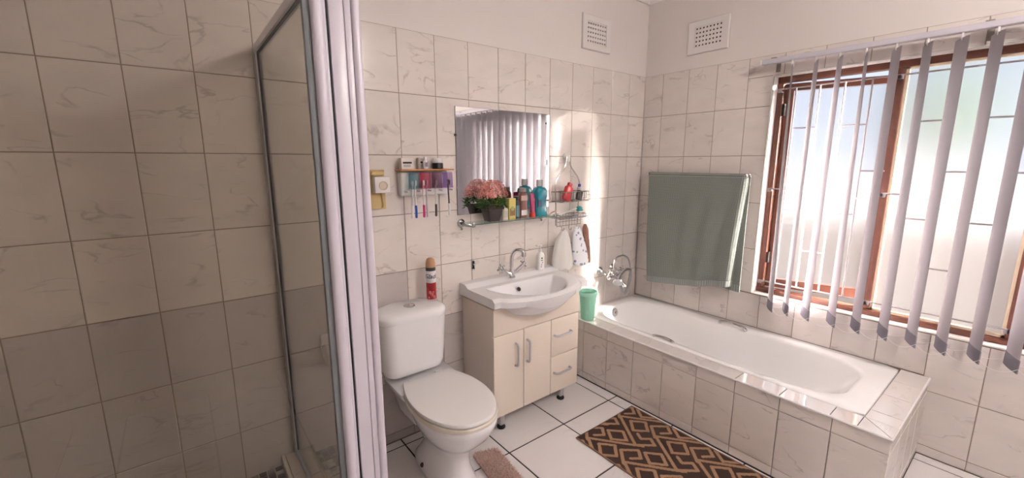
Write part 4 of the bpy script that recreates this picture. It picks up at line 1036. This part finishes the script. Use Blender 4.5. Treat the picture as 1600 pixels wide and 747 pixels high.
def dotted():
    M = bpy.data.materials.new('dotted_cloth'); M.use_nodes = True; n = M.node_tree.nodes; l = M.node_tree.links; b = n['Principled BSDF']
    tc = n.new('ShaderNodeTexCoord'); vo = n.new('ShaderNodeTexVoronoi'); vo.inputs['Scale'].default_value = 34; l.new(tc.outputs['Object'], vo.inputs['Vector'])
    cr = n.new('ShaderNodeValToRGB'); cr.color_ramp.elements[0].position = .30; cr.color_ramp.elements[0].color = (1, 1, 1, 1); cr.color_ramp.elements[1].position = .36; cr.color_ramp.elements[1].color = (0, 0, 0, 1)
    l.new(vo.outputs['Distance'], cr.inputs['Fac']); hs = n.new('ShaderNodeHueSaturation'); hs.inputs['Saturation'].default_value = .55; hs.inputs['Color'].default_value = (.10, .16, .45, 1)
    sep = n.new('ShaderNodeSeparateColor'); l.new(vo.outputs['Color'], sep.inputs['Color'])
    mr = n.new('ShaderNodeMapRange'); mr.inputs['To Min'].default_value = .40; mr.inputs['To Max'].default_value = .62; l.new(sep.outputs[0], mr.inputs['Value']); l.new(mr.outputs[0], hs.inputs['Hue'])
    mx = n.new('ShaderNodeMixRGB'); mx.inputs[1].default_value = (.78, .79, .84, 1); l.new(cr.outputs[0], mx.inputs[0]); l.new(hs.outputs[0], mx.inputs[2]); l.new(mx.outputs[0], b.inputs['Base Color']); b.inputs['Roughness'].default_value = .85
    return M
cloth_bag('dotted_shower_cap', [(1.078, -.800, -.765), (1.04, -.822, -.742), (.95, -.828, -.700), (.86, -.820, -.672), (.815, -.810, -.665), (.803, -.79, -.690)], -.060, .030, dotted(), 'white shower cap with blue dots hanging from the caddy', .004, 'shower cap')
cloth_bag('brown_cloth', [(1.086, -.694, -.672), (1.05, -.706, -.650), (.97, -.690, -.640), (.90, -.680, -.630), (.84, -.672, -.624), (.80, -.668, -.622)], -.040, .022, mat('brown_fabric', (.26, .13, .09), .85, var=(12, .4)), 'folded brown cloth hanging beside the dotted shower cap', .006, 'cloth')
# blue mirror-side marks and small green ring at shelf end
# ------------------------------------------------------------------ bath mixer
def mixer():
    root = thing('bath_mixer', (-.36, 0, .66), 'chrome bath mixer with cross handles and hand shower on the wall', 'tap')
    for x_ in (-.462, -.318):
        f = MB(); f.lathe([(0, 0), (.034, 0), (.034, .004), (.022, .016), (.014, .02), (0, .02)], (x_, -.0005, .700), 18, (0, -1, 0))
        f.tube(catmull([(x_, -.012, .700), (x_, -.035, .698), (x_+.008*(1 if x_ < -.4 else -1), -.060, .672), (x_+.012*(1 if x_ < -.4 else -1), -.085, .662)], 4), .013, 10)
        build('wall_union', f, CHROME, root)
        cross_handle(root, (x_, -.105, .712 if x_ > -.4 else .708), (-.15 if x_ < -.4 else .12, -.75, .55), .030)
        build('handle_stem', MB().tube([(x_, -.085, .668), (x_, -.10, .705)], .011, 10), CHROME, root)
    build('body', MB().tube([(-.455, -.085, .662), (-.40, -.087, .660), (-.39, -.088, .660), (-.32, -.087, .660), (-.31, -.085, .662)], [.017, .017, .023, .023, .017], 14), CHROME, root)
    build('spout', MB().tube(catmull([(-.390, -.090, .655), (-.388, -.13, .640), (-.385, -.165, .622), (-.385, -.178, .600)], 5), [.015]*14+[.014, .014], 12), CHROME, root)
    build('cradle', MB().tube([(-.355, -.088, .675), (-.355, -.090, .705)], .009, 10).rbox((-.385, -.100, .700), (-.325, -.080, .712), .004), CHROME, root)
    # hand shower lying across the cradle
    hs_ = catmull([(-.225, -.112, .690), (-.275, -.118, .706), (-.33, -.128, .704), (-.39, -.142, .684), (-.432, -.155, .660)], 5)
    build('hand_shower', MB().tube(hs_, [.010]+[.013]*12+[.012]*8, 12), CHROME, root)
    build('shower_rose', MB().lathe([(0, 0), (.036, 0), (.038, .006), (.030, .020), (.014, .030), (0, .032)], (-.452, -.168, .640), 22, (.45, .35, .45)), CHROME, root)
    hose = catmull([(-.350, -.095, .645), (-.330, -.11, .58), (-.285, -.10, .520), (-.235, -.09, .535), (-.205, -.085, .61), (-.200, -.09, .70), (-.225, -.085, .775), (-.28, -.075, .805), (-.350, -.07, .800), (-.385, -.075, .765), (-.390, -.085, .70), (-.36, -.11, .60), (-.30, -.115, .512), (-.24, -.11, .545), (-.215, -.112, .62), (-.218, -.112, .688)], 6)
    build('hose', MB().tube(hose, .0068, 8), mat('chrome_hose', (.55, .55, .57), .28, metal=1), root)
mixer()
# ------------------------------------------------------------------ mint tumbler
def bucket():
    c = (-.752, -.150, RZ+.002)
    MINT = cloth_mat('mint_plastic', (.58, .92, .80), (.62, .95, .84), .45)
    root = thing('mint_tumbler', c, 'mint green plastic tumbler on the tub corner tiles', 'tumbler')
    def ring(r, z, fl=0): return [(c[0]+r*(1+fl*math.cos(k*math.pi*2*14/56))*math.cos(2*math.pi*k/56), c[1]+r*(1+fl*math.cos(k*math.pi*2*14/56))*math.sin(2*math.pi*k/56), c[2]+z) for k in range(56)]
    b = MB(); b.loft([ring(.044, 0), ring(.046, .004), ring(.047, .012, .012), ring(.058, .172, .012), ring(.0595, .180), ring(.056, .180), ring(.054, .17), ring(.043, .006)]); build('cup', b, MINT, root, angle=45)
    build('rim', MB().lathe([(.0575, 0), (.064, 0), (.067, .006), (.065, .024), (.060, .028), (.056, .027), (.056, .0)], (c[0], c[1], c[2]+.177), 40), MINT, root)
bucket()
# ------------------------------------------------------------------ towel and rail
trl = thing('towel_rail', (0, -.48, 1.43), 'slim chrome towel rail fixed to the wall beside the window', 'towel rail')
build('bar', MB().tube([(-.062, -.100, 1.428), (-.062, -.850, 1.428)], .007, 10), CHROME, trl)
for y_ in (-.118, -.835): build('wall_bracket', MB().rbox((-.075, y_-.009, 1.416), (-.0005, y_+.009, 1.440), .004), CHROME, trl)
def towel_mat(name, hem):
    M = bpy.data.materials.new(name); M.use_nodes = True; n = M.node_tree.nodes; l = M.node_tree.links; b = n['Principled BSDF']; b.inputs['Roughness'].default_value = .95
    b.inputs['Sheen Weight'].default_value = .3
    uv = n.new('ShaderNodeTexCoord'); sp = n.new('ShaderNodeSeparateXYZ'); l.new(uv.outputs['UV'], sp.inputs[0])
    def sine(out, k, ph=0.0):
        mm = n.new('ShaderNodeMath'); mm.operation = 'MULTIPLY_ADD'; mm.inputs[1].default_value = k; mm.inputs[2].default_value = ph; l.new(out, mm.inputs[0])
        s = n.new('ShaderNodeMath'); s.operation = 'SINE'; l.new(mm.outputs[0], s.inputs[0]); return s.outputs[0]
    if hem: h = sine(sp.outputs[0], 6.283/.016)
    else:
        ad = n.new('ShaderNodeMath'); ad.operation = 'ADD'; l.new(sp.outputs[0], ad.inputs[0]); l.new(sp.outputs[1], ad.inputs[1])
        sb_ = n.new('ShaderNodeMath'); sb_.operation = 'SUBTRACT'; l.new(sp.outputs[0], sb_.inputs[0]); l.new(sp.outputs[1], sb_.inputs[1])
        p = n.new('ShaderNodeMath'); p.operation = 'MULTIPLY'; l.new(sine(ad.outputs[0], 6.283/.016), p.inputs[0]); l.new(sine(sb_.outputs[0], 6.283/.016), p.inputs[1]); h = p.outputs[0]
    mr = n.new('ShaderNodeMapRange'); mr.inputs['From Min'].default_value = -.7; mr.inputs['From Max'].default_value = .8; l.new(h, mr.inputs['Value'])
    mx = n.new('ShaderNodeMixRGB'); mx.inputs[1].default_value = (.10, .115, .105, 1) if not hem else (.24, .26, .255, 1); mx.inputs[2].default_value = (.34, .37, .345, 1) if not hem else (.34, .37, .365, 1)
    l.new(mr.outputs[0], mx.inputs[0]); l.new(mx.outputs[0], b.inputs['Base Color'])
    bp = n.new('ShaderNodeBump'); bp.inputs['Strength'].default_value = .5; bp.inputs['Distance'].default_value = .002; l.new(mr.outputs[0], bp.inputs['Height']); l.new(bp.outputs['Normal'], b.inputs['Normal'])
    return M
def sheet(name, fn, nu, nv, th, m, parent, u0=0, u1=1, v0=0, v1=1):
    """thick cloth sheet; fn(u,v)->(point, (s,t) in metres)"""
    g = []; uvs = []
    for j in range(nv+1):
        for i in range(nu+1):
            p, st = fn(lerp(u0, u1, i/nu), lerp(v0, v1, j/nv)); g.append(Vector(p)); uvs.append(st)
    S_ = nu+1; nr = []
    for j in range(nv+1):
        for i in range(nu+1):
            du = g[j*S_+min(i+1, nu)]-g[j*S_+max(i-1, 0)]; dv = g[min(j+1, nv)*S_+i]-g[max(j-1, 0)*S_+i]
            nn = du.cross(dv); nr.append(nn.normalized() if nn.length > 1e-9 else Vector((1, 0, 0)))
    mb = MB(); F = []; K = len(g)
    for j in range(nv):
        for i in range(nu):
            a = j*S_+i; F.append((a, a+1, a+S_+1, a+S_)); F.append((K+a, K+a+S_, K+a+S_+1, K+a+1))
    for i in range(nu): F.append((i, K+i, K+i+1, i+1)); a = nv*S_+i; F.append((a, a+1, K+a+1, K+a))
    for j in range(nv): a = j*S_; F.append((a, a+S_, K+a+S_, K+a)); a = j*S_+nu; F.append((a, K+a, K+a+S_, a+S_))
    mb.add([p-n_*th/2 for p, n_ in zip(g, nr)]+[p+n_*th/2 for p, n_ in zip(g, nr)], F)
    o = build(name, mb, m, parent, angle=80); me = o.data
    ul = me.uv_layers.new(name='UVMap')
    for lp in me.loops: ul.data[lp.index].uv = uvs[lp.vertex_index % K]
    return o
def towel():
    root = thing('towel', (-.07, -.48, .60), 'grey-green waffle towel with ribbed hem hung over the rail', 'towel')
    def front(u, v):
        yl = lerp(-.135, -.180, v**1.3); yr = lerp(-.845, -.800, v)
        zb = lerp(.598, .690, u**1.4)
        z = lerp(1.437, zb, v); y = lerp(yl, yr, u)
        am = .005+.015*smooth01(v*1.5)
        x = -.076-am*(1.15+.75*math.sin(u*11+.6+v*1.2)*(.25+.75*u)+.5*math.sin(u*27+v*2.6)*smooth01(u*1.4))
        # roll over the bar
        if v < .03: x = -.074+(.03-v)/.03*.012; z = 1.437+.006*(1-((.03-v)/.03))
        if u > .955: k = (u-.955)/.045; x = lerp(x, -.030, k*k); y = lerp(lerp(yl, yr, .955), yr, math.sin(k*math.pi/2))
        return (x, y, z), (u*.72, v*.83)
    FT = towel_mat('towel_waffle', False); HT = towel_mat('towel_hem', True)
    sheet('front_fall', front, 90, 60, .006, FT, root, 0, 1, 0, .945)
    sheet('front_hem', front, 90, 5, .007, HT, root, 0, 1, .946, 1)
    def back(u, v):
        yl = lerp(-.118, -.128, v); yr = -.852; z = lerp(1.434, lerp(.715, .655, u), v); y = lerp(yl, yr, u)
        x = -.036-.008*math.sin(u*8+.5)*smooth01(v*2)
        if v < .03: x = lerp(-.062, x, v/.03); z = 1.440-.006*v/.03
        return (x, y, z), (u*.74, v*.78)
    sheet('back_fall', back, 60, 40, .006, FT, root, 0, 1, 0, .94); sheet('back_hem', back, 60, 4, .007, HT, root, 0, 1, .941, 1)
towel()

# ------------------------------------------------------------------ patterned runner rug
def rug():
    X0, X1, Y0, Y1 = -1.338, -.828, -1.412, -.604
    root = thing('runner_rug', ((X0+X1)/2, (Y0+Y1)/2, 0), 'brown rug with tan geometric lattice beside the bathtub', 'rug')
    N1 = (-.978, -.631)
    units = [
        [N1, (-.838, -.815), (-.80, -.862)],
        [N1, (-1.129, -.850), (-1.051, -.918), (-1.020, -.872), (-1.062, -.838), (-1.038, -.800)],
        [(-.969, -.700), (-.912, -.763), (-.974, -.822), (-1.031, -.765), (-.969, -.700)],
        [(-1.144, -.674), (-1.086, -.735), (-1.136, -.798), (-1.192, -.737), (-1.144, -.674)],
        [(-.992, -.882), (-.917, -.806), (-.847, -.866), (-.889, -.913), (-.932, -.880)],
    ]
    segs = []
    for sx, sy_ in ((0, 0), (-.307, -.02), (.307, .02)):
        for k in range(-2, 5):
            for pl in units:
                for a, b in zip(pl, pl[1:]):
                    q = (a[0]+sx, a[1]+sy_-.245*k, b[0]+sx, b[1]+sy_-.245*k)
                    if max(q[0], q[2]) < X0-.02 or min(q[0], q[2]) > X1+.02 or max(q[1], q[3]) < Y0-.02 or min(q[1], q[3]) > Y1+.02: continue
                    segs.append(q)
    H = .0085
    def dist(x, y):
        best = 9
        for ax, ay, bx, by in segs:
            if x < min(ax, bx)-.02 or x > max(ax, bx)+.02 or y < min(ay, by)-.02 or y > max(ay, by)+.02: continue
            dx, dy = bx-ax, by-ay; t = max(0, min(1, ((x-ax)*dx+(y-ay)*dy)/(dx*dx+dy*dy))); d = math.hypot(x-ax-t*dx, y-ay-t*dy)
            if d < best: best = d
        return best
    n, m_ = 150, 238; mb = MB(); vs_ = []; K = {}
    D = [[dist(lerp(X0+.008, X1-.008, (i+.5)/n), lerp(Y0+.008, Y1-.008, (j+.5)/m_)) for j in range(m_)] for i in range(n)]
    for i in range(n+1):
        for j in range(m_+1):
            dd = min(D[min(i, n-1)][min(j, m_-1)], D[max(i-1, 0)][max(j-1, 0)])
            vs_.append((lerp(X0+.008, X1-.008, i/n), lerp(Y0+.008, Y1-.008, j/m_), .0065+(.0012 if dd < .0075 else 0)+random.uniform(-.0003, .0003)))
    o_ = 0
    mb.v = vs_
    for i in range(n):
        for j in range(m_):
            a = i*(m_+1)+j; mb.f.append((a, a+m_+1, a+m_+2, a+1)); mb.mi.append(1 if D[i][j] < .0092 else 0)
    mb.cur = 0; mb.box((X0+.008, Y0+.008, .0005), (X1-.008, Y1-.008, .004))
    RB = mat('rug_brown', (.058, .030, .022), .95, var=(220, .5), bump=(400, .4)); RT = mat('rug_tan', (.40, .235, .14), .95, var=(220, .35), bump=(400, .4))
    build('pile', mb, [RB, RT], root, smooth=False)
    e = MB(); e.tube([(X0+.004, Y0+.004, .005), (X1-.004, Y0+.004, .005), (X1-.004, Y1-.004, .005), (X0+.004, Y1-.004, .005)], .0048, 8, closed=True)
    build('binding', e, mat('rug_binding', (.27, .15, .10), .9), root)
rug()
# ------------------------------------------------------------------ shaggy bath mat
def shag():
    root = thing('bath_mat', (-1.80, -.60, 0), 'pale pink shaggy mat on the floor in front of the toilet', 'bath mat')
    C = [(-1.868, -.372), (-1.742, -.412), (-1.800, -.86), (-1.935, -.82)]
    def Q(u, v): 
        a = Vector(C[0]).lerp(Vector(C[1]), u); b = Vector(C[3]).lerp(Vector(C[2]), u); return a.lerp(b, v)
    b = MB(); b.loft([[(*Q(u, v), .0005) for u, v in ((0, 0), (1, 0), (1, 1), (0, 1))], [(*Q(u, v), .010) for u, v in ((.02, .01), (.98, .01), (.98, .99), (.02, .99))]]); build('backing', b, mat('mat_pink', (.58, .40, .36), .95), root, smooth=False)
    f = MB(); rnd = random.Random(5)
    for i in range(7500):
        q = Q(rnd.uniform(.01, .99), rnd.uniform(.005, .995)); p = Vector((q.x, q.y, .008)); L = rnd.uniform(.014, .026)
        d = Vector((rnd.uniform(-.7, .7), rnd.uniform(-.7, .7), 1)).normalized(); mid = p+d*L*.6; tip = mid+Vector((d.x*1.4, d.y*1.4, .35)).normalized()*L*.5
        s = d.cross(Vector((rnd.uniform(-1, 1), rnd.uniform(-1, 1), .2))).normalized()*.0017
        f.cur = rnd.randrange(2); f.add([p-s, p+s, mid+s, mid-s, tip], [(0, 1, 2, 3), (3, 2, 4)])
    o = build('pile', f, [mat('pile_pink', (.72, .50, .44), .95), mat('pile_pale_pink', (.80, .62, .55), .95)], root, smooth=False); o['kind'] = 'stuff'
shag()
